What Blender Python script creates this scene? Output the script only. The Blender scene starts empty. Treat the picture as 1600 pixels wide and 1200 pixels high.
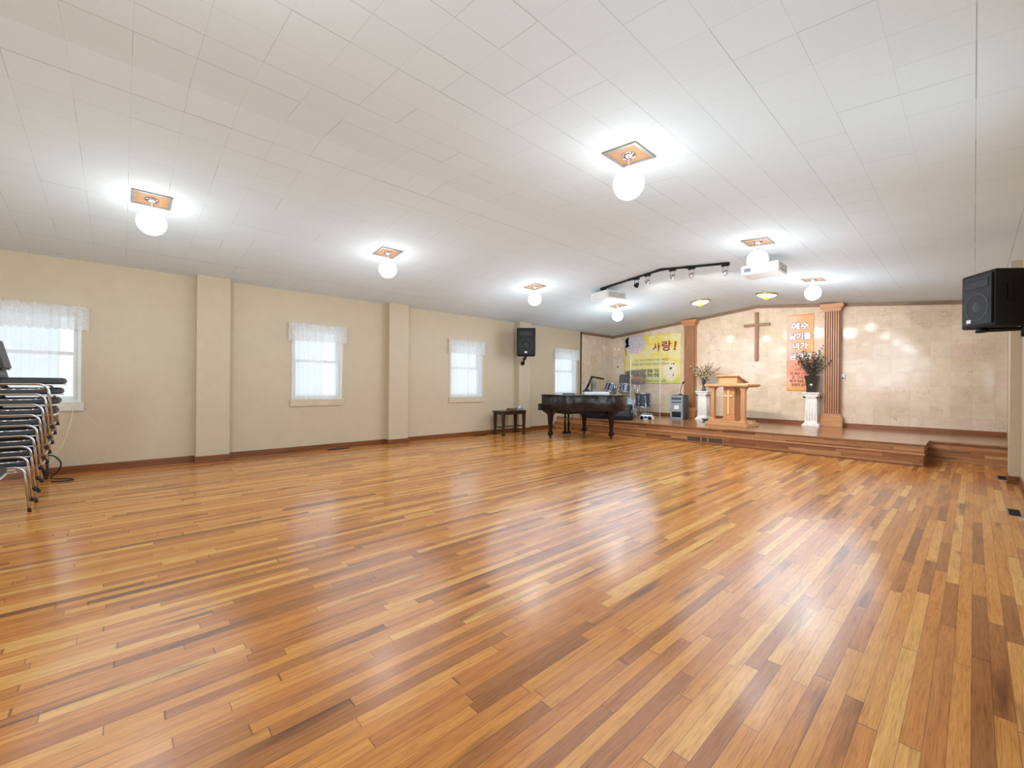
import bpy, bmesh, math, random
from mathutils import Vector, Matrix
random.seed(7)
R = math.radians
scene = bpy.context.scene
COL = scene.collection

# ------------------------------------------------------------------ constants (metres)
XL, XR = -8.24, 0.42          # side walls
YN, D = -5.2, 12.16           # near end, back (stage) wall
RX, RZ = -3.81, 3.345         # ceiling ridge
SL = 0.1045                   # ceiling slope
S = 0.338                     # stage height
def ceil_z(x): return RZ - SL*abs(x-RX)

# ------------------------------------------------------------------ node helpers
class NT:
    def __init__(s, name):
        s.m = bpy.data.materials.new(name); s.m.use_nodes = True
        s.t = s.m.node_tree; s.n = s.t.nodes; s.l = s.t.links
        s.b = s.n['Principled BSDF']; s.out = s.n['Material Output']
    def new(s, typ, **kw):
        n = s.n.new(typ)
        for k, v in kw.items(): setattr(n, k, v)
        return n
    def link(s, a, b): s.l.new(a, b)
    def val(s, sock, v):
        if hasattr(v, 'is_output') or hasattr(v, 'links'): s.l.new(v, sock)
        else: sock.default_value = v
    def math(s, op, a, b=0.0, c=None):
        n = s.new('ShaderNodeMath', operation=op); s.val(n.inputs[0], a); s.val(n.inputs[1], b)
        if c is not None: s.val(n.inputs[2], c)
        return n.outputs[0]
    def coord(s):
        n = s.new('ShaderNodeTexCoord'); return n.outputs['Object']
    def xyz(s, v):
        n = s.new('ShaderNodeSeparateXYZ'); s.link(v, n.inputs[0]); return n.outputs
    def comb(s, x, y, z):
        n = s.new('ShaderNodeCombineXYZ')
        for i, a in enumerate((x, y, z)): s.val(n.inputs[i], a)
        return n.outputs[0]
    def mapping(s, v, scale):
        n = s.new('ShaderNodeMapping'); s.link(v, n.inputs[0]); n.inputs['Scale'].default_value = scale
        return n.outputs[0]
    def noise(s, v, scale, detail=3, rough=.55):
        n = s.new('ShaderNodeTexNoise'); s.link(v, n.inputs['Vector'])
        n.inputs['Scale'].default_value = scale; n.inputs['Detail'].default_value = detail; n.inputs['Roughness'].default_value = rough
        return n.outputs['Fac']
    def white(s, v):
        n = s.new('ShaderNodeTexWhiteNoise', noise_dimensions='3D'); s.link(v, n.inputs['Vector']); return n.outputs['Value']
    def ramp(s, f, stops, interp='LINEAR'):
        n = s.new('ShaderNodeValToRGB'); s.link(f, n.inputs[0]); e = n.color_ramp.elements; n.color_ramp.interpolation = interp
        while len(e) < len(stops): e.new(.5)
        for i, (p, c) in enumerate(stops):
            e[i].position = p; e[i].color = (*c, 1) if len(c) == 3 else c
        return n.outputs[0]
    def mix(s, f, a, b, mode='MIX'):
        n = s.new('ShaderNodeMix', data_type='RGBA', blend_type=mode)
        s.val(n.inputs[0], f); s.val(n.inputs[6], a if not isinstance(a, tuple) else (*a, 1)); s.val(n.inputs[7], b if not isinstance(b, tuple) else (*b, 1))
        return n.outputs[2]
    def bump(s, h, strength=.2, dist=.01):
        n = s.new('ShaderNodeBump'); s.link(h, n.inputs['Height']); n.inputs['Strength'].default_value = strength; n.inputs['Distance'].default_value = dist
        s.link(n.outputs[0], s.b.inputs['Normal'])
    def base(s, c):
        s.val(s.b.inputs['Base Color'], (*c, 1) if isinstance(c, tuple) else c)
    def set(s, **kw):
        for k, v in kw.items(): s.val(s.b.inputs[k.replace('_', ' ')], v)

def hx(h):
    h = h.lstrip('#'); out = []
    for i in (0, 2, 4):
        c = int(h[i:i+2], 16)/255
        out.append(c/12.92 if c <= .04045 else ((c+.055)/1.055)**2.4)
    return tuple(out)

def plain(name, color, rough=.5, metal=0., var=.06, spec=.5, scale=8., bump=0., coat=0.):
    t = NT(name); c = color if isinstance(color, tuple) else hx(color)
    f = t.noise(t.coord(), scale, 4)
    lo = tuple(max(0, x*(1-var*2)) for x in c); hi = tuple(min(1, x*(1+var)) for x in c)
    t.base(t.ramp(f, [(.3, lo), (.7, hi)]))
    t.set(Roughness=rough, Metallic=metal, Specular_IOR_Level=spec, Coat_Weight=coat)
    if bump: t.bump(t.noise(t.coord(), scale*20, 2), bump, .003)
    return t.m

def wood(name, c1, c2, axis=0, rough=.35, scale=1., dark=.8, spec=.5):
    t = NT(name); sc = [26, 26, 26]; sc[axis] = 1.6
    v = t.mapping(t.coord(), tuple(x*scale for x in sc))
    n1 = t.noise(v, 1., 5, .62)
    n2 = t.noise(t.mapping(t.coord(), tuple(x*scale*4 for x in sc)), 1., 3)
    c = t.ramp(n1, [(.28, hx(c1)), (.72, hx(c2))])
    f = t.ramp(n2, [(.32, (dark,)*3), (.52, (1, 1, 1))])
    t.base(t.mix(1., c, f, 'MULTIPLY')); t.set(Roughness=rough, Specular_IOR_Level=spec); t.bump(n2, .06, .002)
    return t.m

# ------------------------------------------------------------------ materials
def boards(name, along, across, width, length, stops, rough=.22, gloss_var=.1, seed=0.):
    t = NT(name); o = t.xyz(t.coord()); a = o[along]; b = o[across]
    rb = t.math('DIVIDE', b, width); row = t.math('FLOOR', rb)
    rnd = t.white(t.comb(row, seed, 3.3))
    rl = t.math('ADD', t.math('DIVIDE', a, length), t.math('MULTIPLY', rnd, 17.))
    # stretch lengths so that boards differ
    rl = t.math('ADD', rl, t.math('MULTIPLY', t.math('SINE', t.math('MULTIPLY', rl, 2.3)), .22))
    cell = t.math('FLOOR', rl)
    idv = t.white(t.comb(row, cell, 1.7+seed)); id2 = t.white(t.comb(row, cell, 9.1+seed))
    base = t.ramp(idv, stops)
    # grain along the board, shifted per board
    va = t.math('ADD', a, t.math('MULTIPLY', id2, 37.)); vb = t.math('ADD', b, t.math('MULTIPLY', idv, 11.))
    g1 = t.noise(t.comb(t.math('MULTIPLY', va, 2.2), t.math('MULTIPLY', vb, 45.), 0.), 1., 5, .65)
    g2 = t.noise(t.comb(t.math('MULTIPLY', va, 9.), t.math('MULTIPLY', vb, 210.), 4.), 1., 3, .6)
    g3 = t.noise(t.comb(t.math('MULTIPLY', va, 1.1), t.math('MULTIPLY', vb, 9.), 8.), 1., 3, .5)
    c = t.mix(1., base, t.ramp(g1, [(.22, (.55, .44, .36)), (.42, (.9, .86, .8)), (.55, (1, 1, 1)), (.8, (1.16, 1.14, 1.06))]), 'MULTIPLY')
    c = t.mix(1., c, t.ramp(g2, [(.3, (.66, .58, .5)), (.52, (1, 1, 1))]), 'MULTIPLY')
    # mineral streaks on some boards
    st = t.math('MULTIPLY', t.math('GREATER_THAN', id2, .62), t.ramp(g3, [(.55, (0, 0, 0)), (.68, (.72, .72, .72))]))
    c = t.mix(st, c, hx('#45281a'))
    fr = t.math('FRACT', rb); gap = t.math('MINIMUM', fr, t.math('SUBTRACT', 1., fr))
    g = t.math('LESS_THAN', gap, .018)
    fl = t.math('FRACT', rl); ge = t.math('LESS_THAN', t.math('MINIMUM', fl, t.math('SUBTRACT', 1., fl)), .0022/length)
    gg = t.math('MAXIMUM', g, ge)
    c = t.mix(t.math('MULTIPLY', gg, .62), c, hx('#2a170c'))
    t.base(c)
    big = t.noise(t.coord(), .7, 3)
    t.set(Roughness=t.math('ADD', rough-gloss_var/2, t.math('MULTIPLY', t.math('ADD', t.math('MULTIPLY', big, .6), t.math('MULTIPLY', g1, .4)), gloss_var)), Specular_IOR_Level=.56)
    h = t.math('SUBTRACT', t.math('MULTIPLY', g1, .25), gg)
    t.bump(h, .12, .002)
    return t.m

OAK = [(0., hx('#86522b')), (.05, hx('#a06634')), (.22, hx('#b87538')), (.5, hx('#c8843e')), (.8, hx('#d19148')), (1., hx('#dfa95f'))]
M = {}
M['floor'] = boards('oak_strip_floor', 1, 0, .0572, .95, OAK, .2, .08)
M['stage_top'] = boards('oak_stage_top', 0, 1, .0572, 1.1, [(0, hx('#8a5a36')), (.5, hx('#a06c43')), (1, hx('#b98c60'))], .17, .06, 5.)
M['riser'] = boards('oak_riser', 0, 2, .055, .8, [(0, hx('#80502e')), (.3, hx('#a86e42')), (.6, hx('#c0885a')), (1, hx('#d2a070'))], .4, .1, 9.)

def ceiling_mat(name, xoff, yoff):
    t = NT(name); o = t.xyz(t.coord()); T = .3048
    gx = t.math('DIVIDE', t.math('SUBTRACT', o[0], xoff), T); gy = t.math('DIVIDE', t.math('SUBTRACT', o[1], yoff), T)
    cx = t.math('FLOOR', gx); cy = t.math('FLOOR', gy)
    fx = t.math('FRACT', gx); fy = t.math('FRACT', gy)
    ex = t.math('MINIMUM', fx, t.math('SUBTRACT', 1., fx)); ey = t.math('MINIMUM', fy, t.math('SUBTRACT', 1., fy))
    rx = t.math('ROUND', gx); ry = t.math('ROUND', gy)
    sx = t.white(t.comb(rx, cy, 2.)); sy = t.white(t.comb(cx, ry, 5.))
    lx = t.white(t.comb(rx, 0., 7.))
    wx = t.math('ADD', .003, t.math('MULTIPLY', t.math('POWER', lx, 2.), .007))
    mx = t.math('MULTIPLY', t.math('LESS_THAN', ex, wx), t.math('ADD', .25, t.math('MULTIPLY', t.math('MULTIPLY', sx, lx), .75)))
    my = t.math('MULTIPLY', t.math('LESS_THAN', ey, .006), t.math('ADD', .12, t.math('MULTIPLY', t.math('POWER', sy, 3.), .5)))
    line = t.math('MAXIMUM', mx, my)
    tile = t.white(t.comb(cx, cy, 1.))
    c = t.mix(1., t.ramp(tile, [(0., hx('#d9e4e8')), (1., hx('#dbe6ea'))]), t.ramp(t.noise(t.coord(), 60, 3), [(.3, (.97, .97, .97)), (.7, (1, 1, 1))]), 'MULTIPLY')
    t.base(t.mix(line, c, hx('#7d7b78')))
    t.set(Roughness=.75, Specular_IOR_Level=.25)
    h = t.math('SUBTRACT', t.math('MULTIPLY', t.noise(t.coord(), 180, 2), .3), t.math('MULTIPLY', line, 1.)); t.bump(h, .25, .002)
    return t.m
M['ceil_l'] = ceiling_mat('ceiling_tiles_left', RX, .041)
M['ceil_r'] = ceiling_mat('ceiling_tiles_right', RX+.1524, .041)

def plaster():
    t = NT('beige_textured_wall'); co = t.coord()
    n = t.noise(co, 48, 4, .6); n2 = t.noise(co, 6, 3)
    t.base(t.ramp(n2, [(.3, hx('#c6b599')), (.7, hx('#cab99e'))])); t.set(Roughness=.33, Specular_IOR_Level=.5)
    t.bump(t.math('ADD', n, t.math('MULTIPLY', n2, .6)), .4, .012)
    return t.m
M['wall'] = plaster()

def marble(name, T=.2955, TZ=.3085, ux=0):
    t = NT(name); co = t.coord(); o = t.xyz(co); u = o[ux]
    gx = t.math('DIVIDE', t.math('ADD', u, 8.292), T); gz = t.math('DIVIDE', t.math('SUBTRACT', o[2], .03), TZ)
    cx = t.math('FLOOR', gx); cz = t.math('FLOOR', gz)
    fx = t.math('FRACT', gx); fz = t.math('FRACT', gz)
    e = t.math('MINIMUM', t.math('MINIMUM', fx, t.math('SUBTRACT', 1., fx)), t.math('MINIMUM', fz, t.math('SUBTRACT', 1., fz)))
    line = t.math('LESS_THAN', e, .012)
    idv = t.white(t.comb(cx, cz, 2.)); id2 = t.white(t.comb(cx, cz, 6.))
    base = t.ramp(idv, [(0, hx('#dac8b1')), (.35, hx('#dfceb8')), (.7, hx('#e4d3c0')), (1, hx('#e2cabb'))])
    v = t.comb(t.math('ADD', o[0], t.math('MULTIPLY', idv, 30.)), t.math('ADD', o[1], t.math('MULTIPLY', id2, 30.)), t.math('ADD', o[2], t.math('MULTIPLY', idv, 9.)))
    cl = t.noise(v, 4.5, 5, .6)
    base = t.mix(1., base, t.ramp(cl, [(.3, (.9, .87, .84)), (.6, (1.02, 1.02, 1.02))]), 'MULTIPLY')
    w = t.noise(v, 5.5, 6, .62)
    vein = t.math('LESS_THAN', t.math('ABSOLUTE', t.math('SUBTRACT', w, .5)), t.math('MULTIPLY', t.math('MAXIMUM', 0., t.math('SUBTRACT', t.noise(v, 2.3, 2), .53)), .09))
    base = t.mix(t.math('MULTIPLY', vein, .5), base, hx('#8a7660'))
    base = t.mix(t.math('MULTIPLY', line, .22), base, hx('#a8967f'))
    t.base(base); t.set(Roughness=.07, Specular_IOR_Level=.5); t.bump(t.math('SUBTRACT', t.math('MULTIPLY', t.noise(co, 3., 2), .25), line), .05, .004)
    return t.m
M['marble'] = marble('polished_marble_tiles'); M['marble_side'] = marble('polished_marble_tiles_side', ux=1)

M['base'] = wood('reddish_baseboard', '#6b3a1c', '#8d5128', 1, .3)
M['base_x'] = wood('reddish_baseboard_cross', '#7a4526', '#9a5d35', 0, .3)
M['crown'] = wood('brown_crown_trim', '#7d5f48', '#94765b', 0, .45)
M['oak_v'] = wood('oak_upright_grain', '#b98258', '#cc9a70', 2, .4, 1., .8)
M['oak_h'] = wood('oak_level_grain', '#ba8055', '#cf9868', 0, .38, 1., .85)
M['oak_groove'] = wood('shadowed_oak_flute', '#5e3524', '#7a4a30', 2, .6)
M['pulpit'] = wood('pulpit_oak', '#b87f50', '#cb9566', 2, .35, 1., .88)
M['pulpit_h'] = wood('pulpit_oak_level', '#c08a58', '#d6a878', 0, .35, 1., .88)
M['cross_light'] = wood('pale_oak_cross', '#ddb487', '#e8c49a', 2, .35, 1., .95)
M['cross'] = wood('dark_oak_cross', '#8a6248', '#9f7558', 2, .4)
M['piano'] = wood('ebonised_piano_case', '#141110', '#1f1a18', 0, .22, 1., .88, .5)
M['bench'] = wood('dark_bench_wood', '#2a1c17', '#3d2b22', 1, .3)
M['smallwood'] = wood('small_box_wood', '#6d4a2c', '#8a6140', 1, .4)
M['black'] = plain('black_plastic', '#0a0a0b', .42, 0, .1, .35)
M['black_rough'] = plain('black_carpet_cabinet', '#0b0b0c', .7, 0, .15, .4, 60, .3)
M['grille'] = plain('dark_speaker_grille', '#121314', .48, .1, .12, .35, 160, .5)
M['cone'] = plain('speaker_cone', '#151516', .5, 0, .1)
M['rubber'] = plain('black_rubber', '#101012', .6)
M['chrome'] = plain('polished_chrome', '#d5d6dc', .1, 1., .03)
M['steel'] = plain('brushed_steel', '#b9b9b8', .3, 1., .05)
M['vinyl'] = plain('dark_grey_seat_vinyl', '#2f3132', .45, 0, .12, .5, 30, .15)
M['white_paint'] = plain('white_window_paint', '#e9ebea', .4, 0, .03)
M['apron'] = plain('beige_sill_paint', '#cdbca2', .45, 0, .04)
M['apron_w'] = plain('offwhite_sill_paint', '#d9d3c5', .45, 0, .04)
M['white_plaster'] = plain('white_pedestal_plaster', '#e8e6e2', .45, 0, .05, .4, 20, .1)
M['white_plastic'] = plain('white_plastic', '#e4e5e3', .35, 0, .03)
M['grey_plastic'] = plain('grey_plastic', '#8b949b', .4, 0, .08)
M['grey_dark'] = plain('dark_blue_grey_plastic', '#3a4650', .45, 0, .1)
M['grey_vase'] = plain('dark_pewter_vase', '#57504b', .35, .4, .15)
M['black_vase'] = plain('glossy_black_vase', '#262422', .15, 0, .1)
M['teal'] = plain('teal_dish', '#1f7d84', .35, 0, .15)
M['paper'] = plain('white_paper', '#efeeea', .7, 0, .03)
M['drum'] = plain('dark_blue_drum_shell', '#15324a', .18, .15, .2, .6, 3)
M['drum_head'] = plain('drum_skin', '#dcd8cf', .5, 0, .05)
M['drum_front'] = plain('pale_blue_drum_front', '#a9bccb', .4, 0, .08)
M['brass'] = plain('worn_brass_cymbal', '#c2904a', .35, .55, .25, .5, 14)
M['bronze'] = plain('dull_bronze_cymbal', '#6e5542', .42, .4, .2, .5, 14)
M['brown_cup'] = plain('brass_fitting', '#c8a566', .3, 1., .1)
M['plate_ply'] = wood('bare_ply_panel', '#8d6a4c', '#9a7858', 0, .6, 1., .95)
M['plate_rim'] = plain('grey_metal_rim', '#8f8d88', .45, .4, .1)
M['vent_dark'] = plain('dark_bronze_register', '#2b2420', .5, .4, .15)
M['vent_brown'] = plain('brown_register', '#6d5645', .5, .2, .1)
M['white_cord'] = plain('ivory_cord', '#e0d7c2', .5)
M['leaf_dark'] = plain('dark_olive_leaf', '#3a4034', .6, 0, .25)
M['leaf_grey'] = plain('grey_twig', '#5b544c', .7, 0, .2)
M['petal_cream'] = plain('cream_petal', '#e9ddc0', .6, 0, .1)
M['petal_pink'] = plain('dusty_pink_petal', '#c9877a', .6, 0, .15)
M['petal_yellow'] = plain('pale_yellow_petal', '#d9cf85', .6, 0, .15)
M['red'] = plain('dark_red_metal', '#7a2a2c', .4, .2, .1)

def emissive(name, color, strength, rough=.3):
    t = NT(name); t.base(color); t.set(Roughness=rough)
    t.b.inputs['Emission Color'].default_value = (*color, 1); t.b.inputs['Emission Strength'].default_value = strength
    return t.m
GLOBE_E = 8.5
M['globe'] = emissive('lit_opal_glass', (1., .97, .92), GLOBE_E)
M['flush'] = emissive('lit_white_glass', (1., .93, .8), 2.6)
M['amber'] = emissive('lit_amber_glass', hx('#e8b820'), 1.6)

def glass(name, tint=(1, 1, 1), haze=.0, gloss=.08, rough=.02):
    t = NT(name); n = t.n; n.remove(t.b)
    tr = t.new('ShaderNodeBsdfTransparent'); tr.inputs[0].default_value = (*tint, 1)
    gl = t.new('ShaderNodeBsdfGlossy'); gl.inputs['Roughness'].default_value = rough
    ge = t.new('ShaderNodeNewGeometry'); front = t.math('SUBTRACT', 1., ge.outputs['Backfacing'])
    df = t.new('ShaderNodeBsdfDiffuse'); df.inputs[0].default_value = (.85, .88, .9, 1)
    fr = t.new('ShaderNodeFresnel'); fr.inputs[0].default_value = 1.45
    m1 = t.new('ShaderNodeMixShader'); t.link(t.math('MULTIPLY', fr.outputs[0], front), m1.inputs[0]); t.link(tr.outputs[0], m1.inputs[1]); t.link(gl.outputs[0], m1.inputs[2])
    m2 = t.new('ShaderNodeMixShader'); m2.inputs[0].default_value = haze; t.link(m1.outputs[0], m2.inputs[1]); t.link(df.outputs[0], m2.inputs[2])
    t.link(m2.outputs[0], t.out.inputs[0])
    return t.m
M['pane'] = glass('window_glass', (.95, .98, 1.))
M['acrylic_edge'] = glass('milky_acrylic_edge', (.96, .98, .98), .28)
M['acrylic'] = glass('clear_acrylic', (.97, .98, .98), .012)

def sheer(name, opac, lace=False):
    t = NT(name); n = t.n; n.remove(t.b)
    tr = t.new('ShaderNodeBsdfTransparent'); df = t.new('ShaderNodeBsdfDiffuse'); tl = t.new('ShaderNodeBsdfTranslucent')
    df.inputs[0].default_value = (.9, .9, .89, 1); tl.inputs[0].default_value = (.93, .94, .94, 1)
    m1 = t.new('ShaderNodeMixShader'); m1.inputs[0].default_value = .55; t.link(df.outputs[0], m1.inputs[1]); t.link(tl.outputs[0], m1.inputs[2])
    m2 = t.new('ShaderNodeMixShader')
    co = t.coord(); f = t.noise(co, 45 if lace else 300, 3)
    if lace:
        fac = t.ramp(f, [(.40, (opac-.10,)*3), (.58, (min(1, opac+.12),)*3)])
    else:
        fac = t.ramp(f, [(.3, (opac-.05,)*3), (.7, (opac+.05,)*3)])
    t.link(fac, m2.inputs[0]); t.link(tr.outputs[0], m2.inputs[1]); t.link(m1.outputs[0], m2.inputs[2]); t.link(m2.outputs[0], t.out.inputs[0])
    return t.m
M['sheer'] = sheer('sheer_white_voile', .62)
M['lace'] = sheer('white_lace', .82, True)

def banner_mat(name, c):
    """c: function NT -> colour socket, object coords local to the banner (x 0..w, z 0..h)"""
    t = NT(name); t.base(c(t)); t.set(Roughness=.42, Specular_IOR_Level=.4); return t.m

# ------------------------------------------------------------------ mesh builder
class MB:
    def __init__(s): s.v = []; s.f = []; s.sm = []; s.mi = []
    def add(s, vs, fs, smooth=False, mi=0):
        o = len(s.v); s.v += [tuple(v) for v in vs]
        for f in fs: s.f.append([o+i for i in f]); s.sm.append(smooth); s.mi.append(mi)
        return s
    def box(s, x0, x1, y0, y1, z0, z1, bev=0., m=None, mi=0):
        if x1 < x0: x0, x1 = x1, x0
        if y1 < y0: y0, y1 = y1, y0
        if z1 < z0: z0, z1 = z1, z0
        b = min(bev, (x1-x0)*.45, (y1-y0)*.45, (z1-z0)*.45)
        if b <= 0:
            vs = [(x, y, z) for z in (z0, z1) for y in (y0, y1) for x in (x0, x1)]
            fs = [(0, 2, 3, 1), (4, 5, 7, 6), (0, 1, 5, 4), (2, 6, 7, 3), (0, 4, 6, 2), (1, 3, 7, 5)]
        else:
            bm = bmesh.new(); bmesh.ops.create_cube(bm, size=1)
            for v in bm.verts: v.co = ((x0+x1)/2+v.co.x*(x1-x0), (y0+y1)/2+v.co.y*(y1-y0), (z0+z1)/2+v.co.z*(z1-z0))
            bmesh.ops.bevel(bm, geom=list(bm.edges), offset=b, segments=2, affect='EDGES')
            bm.verts.index_update(); vs = [v.co.copy() for v in bm.verts]; fs = [[v.index for v in f.verts] for f in bm.faces]; bm.free()
        if m is not None: vs = [m @ Vector(v) for v in vs]
        return s.add(vs, fs, False, mi)
    def prism(s, pts, z0, z1, m=None, smooth=False, bev=0.):
        n = len(pts)
        if bev:
            ar = sum(pts[i][0]*pts[(i+1) % n][1]-pts[(i+1) % n][0]*pts[i][1] for i in range(n))
            if ar < 0: pts = pts[::-1]
            ins = []
            for i in range(n):
                p = Vector(pts[i-1]); q = Vector(pts[i]); r = Vector(pts[(i+1) % n])
                d1 = (q-p).normalized(); d2 = (r-q).normalized(); nn = Vector((-d1.y-d2.y, d1.x+d2.x))
                nn = nn.normalized()*bev/max(.5, (nn.length/2)) if nn.length > 1e-6 else nn
                ins.append(q+nn)
            rings = [(ins, z0), (pts, z0+bev), (pts, z1-bev), (ins, z1)]
        else: rings = [(pts, z0), (pts, z1)]
        vs = [(p[0], p[1], z) for ring, z in rings for p in ring]; fs = [list(range(n))[::-1]]
        for k in range(len(rings)-1):
            for i in range(n): fs.append((k*n+i, k*n+(i+1) % n, (k+1)*n+(i+1) % n, (k+1)*n+i))
        fs.append([(len(rings)-1)*n+i for i in range(n)])
        if m is not None: vs = [m @ Vector(v) for v in vs]
        return s.add(vs, fs, smooth)
    def lathe(s, prof, seg=24, m=None, cap=True, smooth=True, square=False):
        vs = []; fs = []; n = len(prof)
        for i in range(seg):
            a = 2*math.pi*(i+.5)/seg
            for r, z in prof:
                k = r*(math.sqrt(2) if square else 1); vs.append((k*math.cos(a), k*math.sin(a), z))
        for i in range(seg):
            j = (i+1) % seg
            for k in range(n-1): fs.append((i*n+k, j*n+k, j*n+k+1, i*n+k+1))
        if cap:
            if prof[0][0] > 1e-5: fs.append([i*n for i in range(seg)][::-1])
            if prof[-1][0] > 1e-5: fs.append([i*n+n-1 for i in range(seg)])
        if m is not None: vs = [m @ Vector(v) for v in vs]
        return s.add(vs, fs, smooth)
    def sq(s, prof, m=None):            # four sided lathe: radii are half widths
        return s.lathe(prof, 4, m, True, False, True)
    def cyl(s, p, q, r, seg=12, r2=None, smooth=True):
        p = Vector(p); q = Vector(q); d = q-p; L = d.length
        m = Matrix.Translation(p) @ d.to_track_quat('Z', 'Y').to_matrix().to_4x4()
        return s.lathe([(r, 0), (r if r2 is None else r2, L)], seg, m, True, smooth)
    def sphere(s, c, r, seg=24, rings=14, sz=1.):
        prof = [(max(1e-6, r*math.sin(math.pi*i/rings)), -r*sz*math.cos(math.pi*i/rings)) for i in range(rings+1)]
        return s.lathe(prof, seg, Matrix.Translation(Vector(c)), False)
    def tube(s, pts, r, seg=8, rad=0., n=5):
        P = [Vector(p) for p in pts]
        if rad:
            Q = [P[0]]
            for i in range(1, len(P)-1):
                a, b, c = P[i-1], P[i], P[i+1]; d1 = (a-b); d2 = (c-b); rr = min(rad, d1.length*.49, d2.length*.49)
                p0 = b+d1.normalized()*rr; p1 = b+d2.normalized()*rr
                for k in range(n+1):
                    t = k/n; Q.append(p0*(1-t)**2+b*2*t*(1-t)+p1*t*t)
            Q.append(P[-1]); P = Q
        vs = []; fs = []; up = None
        for i, p in enumerate(P):
            d = (P[min(i+1, len(P)-1)]-P[max(i-1, 0)]).normalized()
            if up is None:
                up = Vector((0, 0, 1)) if abs(d.z) < .9 else Vector((1, 0, 0))
            x = d.cross(up); x = x.normalized() if x.length > 1e-5 else d.orthogonal().normalized(); up = x.cross(d).normalized()
            for k in range(seg):
                a = 2*math.pi*k/seg; vs.append(p+(x*math.cos(a)+up*math.sin(a))*r)
        for i in range(len(P)-1):
            for k in range(seg):
                k2 = (k+1) % seg; fs.append((i*seg+k, i*seg+k2, (i+1)*seg+k2, (i+1)*seg+k))
        fs.append(list(range(seg))[::-1]); fs.append([(len(P)-1)*seg+k for k in range(seg)])
        return s.add(vs, fs, True)
    def grid(s, fn, nu, nv, smooth=True):
        vs = [fn(u/nu, v/nv) for v in range(nv+1) for u in range(nu+1)]
        fs = [(v*(nu+1)+u, v*(nu+1)+u+1, (v+1)*(nu+1)+u+1, (v+1)*(nu+1)+u) for v in range(nv) for u in range(nu)]
        return s.add(vs, fs, smooth)
    def mesh(s, name):
        me = bpy.data.meshes.new(name); me.from_pydata(s.v, [], s.f)
        me.polygons.foreach_set('use_smooth', s.sm); me.polygons.foreach_set('material_index', s.mi)
        bm = bmesh.new(); bm.from_mesh(me); bmesh.ops.recalc_face_normals(bm, faces=bm.faces); bm.to_mesh(me); bm.free()
        me.update(); return me

def obj(name, mb, mat, parent=None, loc=None, rot=None, label=None):
    me = mb.mesh(name) if isinstance(mb, MB) else mb
    for m in (mat if isinstance(mat, (list, tuple)) else [mat]): me.materials.append(m)
    o = bpy.data.objects.new(name, me); COL.objects.link(o)
    if parent: o.parent = parent
    if loc: o.location = loc
    if rot: o.rotation_euler = rot
    if label: o['label'] = label
    return o
def tag(o, label, cat, group=None):
    o['label'] = label; o['category'] = cat
    if group: o['group'] = group
    return o
def thing(name, label, cat, loc=(0, 0, 0), rotz=0., group=None):
    o = bpy.data.objects.new(name, None); o.empty_display_size = .1; COL.objects.link(o)
    o.location = loc; o.rotation_euler = (0, 0, rotz); return tag(o, label, cat, group)
def struct(name, mb, mat):
    o = obj(name, mb, mat); o['kind'] = 'structure'; return o
def copy_tree(o, parent=None):
    c = o.copy(); COL.objects.link(c); c.parent = parent
    for ch in list(o.children): copy_tree(ch, c)
    return c

# ------------------------------------------------------------------ the setting
b = MB(); b.box(XL-.3, XR+.3, YN-.3, D+.3, -.2, 0.); struct('floor', b, M['floor'])
b = MB()
zl, zr = ceil_z(XL-.2), ceil_z(XR+.2)
b.add([(XL-.2, YN-.2, zl), (RX, YN-.2, RZ), (RX, D+.2, RZ), (XL-.2, D+.2, zl), (XL-.2, YN-.2, zl+.15), (RX, YN-.2, RZ+.15), (RX, D+.2, RZ+.15), (XL-.2, D+.2, zl+.15)],
      [(0, 1, 2, 3), (4, 7, 6, 5), (0, 4, 5, 1), (3, 2, 6, 7), (0, 3, 7, 4)], False, 0)
b.add([(XR+.2, YN-.2, zr), (RX, YN-.2, RZ), (RX, D+.2, RZ), (XR+.2, D+.2, zr), (XR+.2, YN-.2, zr+.15), (RX, YN-.2, RZ+.15), (RX, D+.2, RZ+.15), (XR+.2, D+.2, zr+.15)],
      [(0, 3, 2, 1), (4, 5, 6, 7), (0, 1, 5, 4), (3, 7, 6, 2), (0, 4, 7, 3)], False, 1)
struct('ceiling', b, [M['ceil_l'], M['ceil_r']])

WIN = [(-1.34, -.40, .955, 2.2), (2.24, 3.13, .935, 2.27), (5.62, 6.55, .925, 2.24), (9.26, 10.24, .95, 2.26)]
ztop = ceil_z(XL)
b = MB(); ys = [YN]
for w in WIN: ys += [w[0], w[1]]
ys.append(D)
for i in range(len(ys)-1):
    if i % 2 == 0: b.box(XL-.16, XL, ys[i], ys[i+1], -.05, ztop+.02)
    else:
        w = WIN[i//2]; b.box(XL-.16, XL, ys[i], ys[i+1], -.05, w[2]); b.box(XL-.16, XL, ys[i], ys[i+1], w[3], ztop+.02)
struct('wall_left', b, M['wall'])
b = MB(); b.box(XR, XR+.16, YN, D, -.05, ceil_z(XR)+.02); struct('wall_right', b, M['wall'])
def gable(y0, y1):
    b = MB(); pts = [(XL-.16, -.05), (XR+.16, -.05), (XR+.16, ceil_z(XR+.16)+.01), (RX, RZ+.01), (XL-.16, ceil_z(XL-.16)+.01)]
    n = 5; b.add([(x, y0, z) for x, z in pts]+[(x, y1, z) for x, z in pts], [range(n), range(n, 2*n)]+[(i, (i+1) % n, n+(i+1) % n, n+i) for i in range(n)]); return b
struct('wall_back', gable(D, D+.16), M['marble'])
struct('wall_near', gable(YN-.16, YN), M['wall'])
b = MB(); b.box(XL, XL+.03, 10.46, D, S, ceil_z(XL)+.005); struct('wall_left_stone', b, M['marble_side'])
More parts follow.
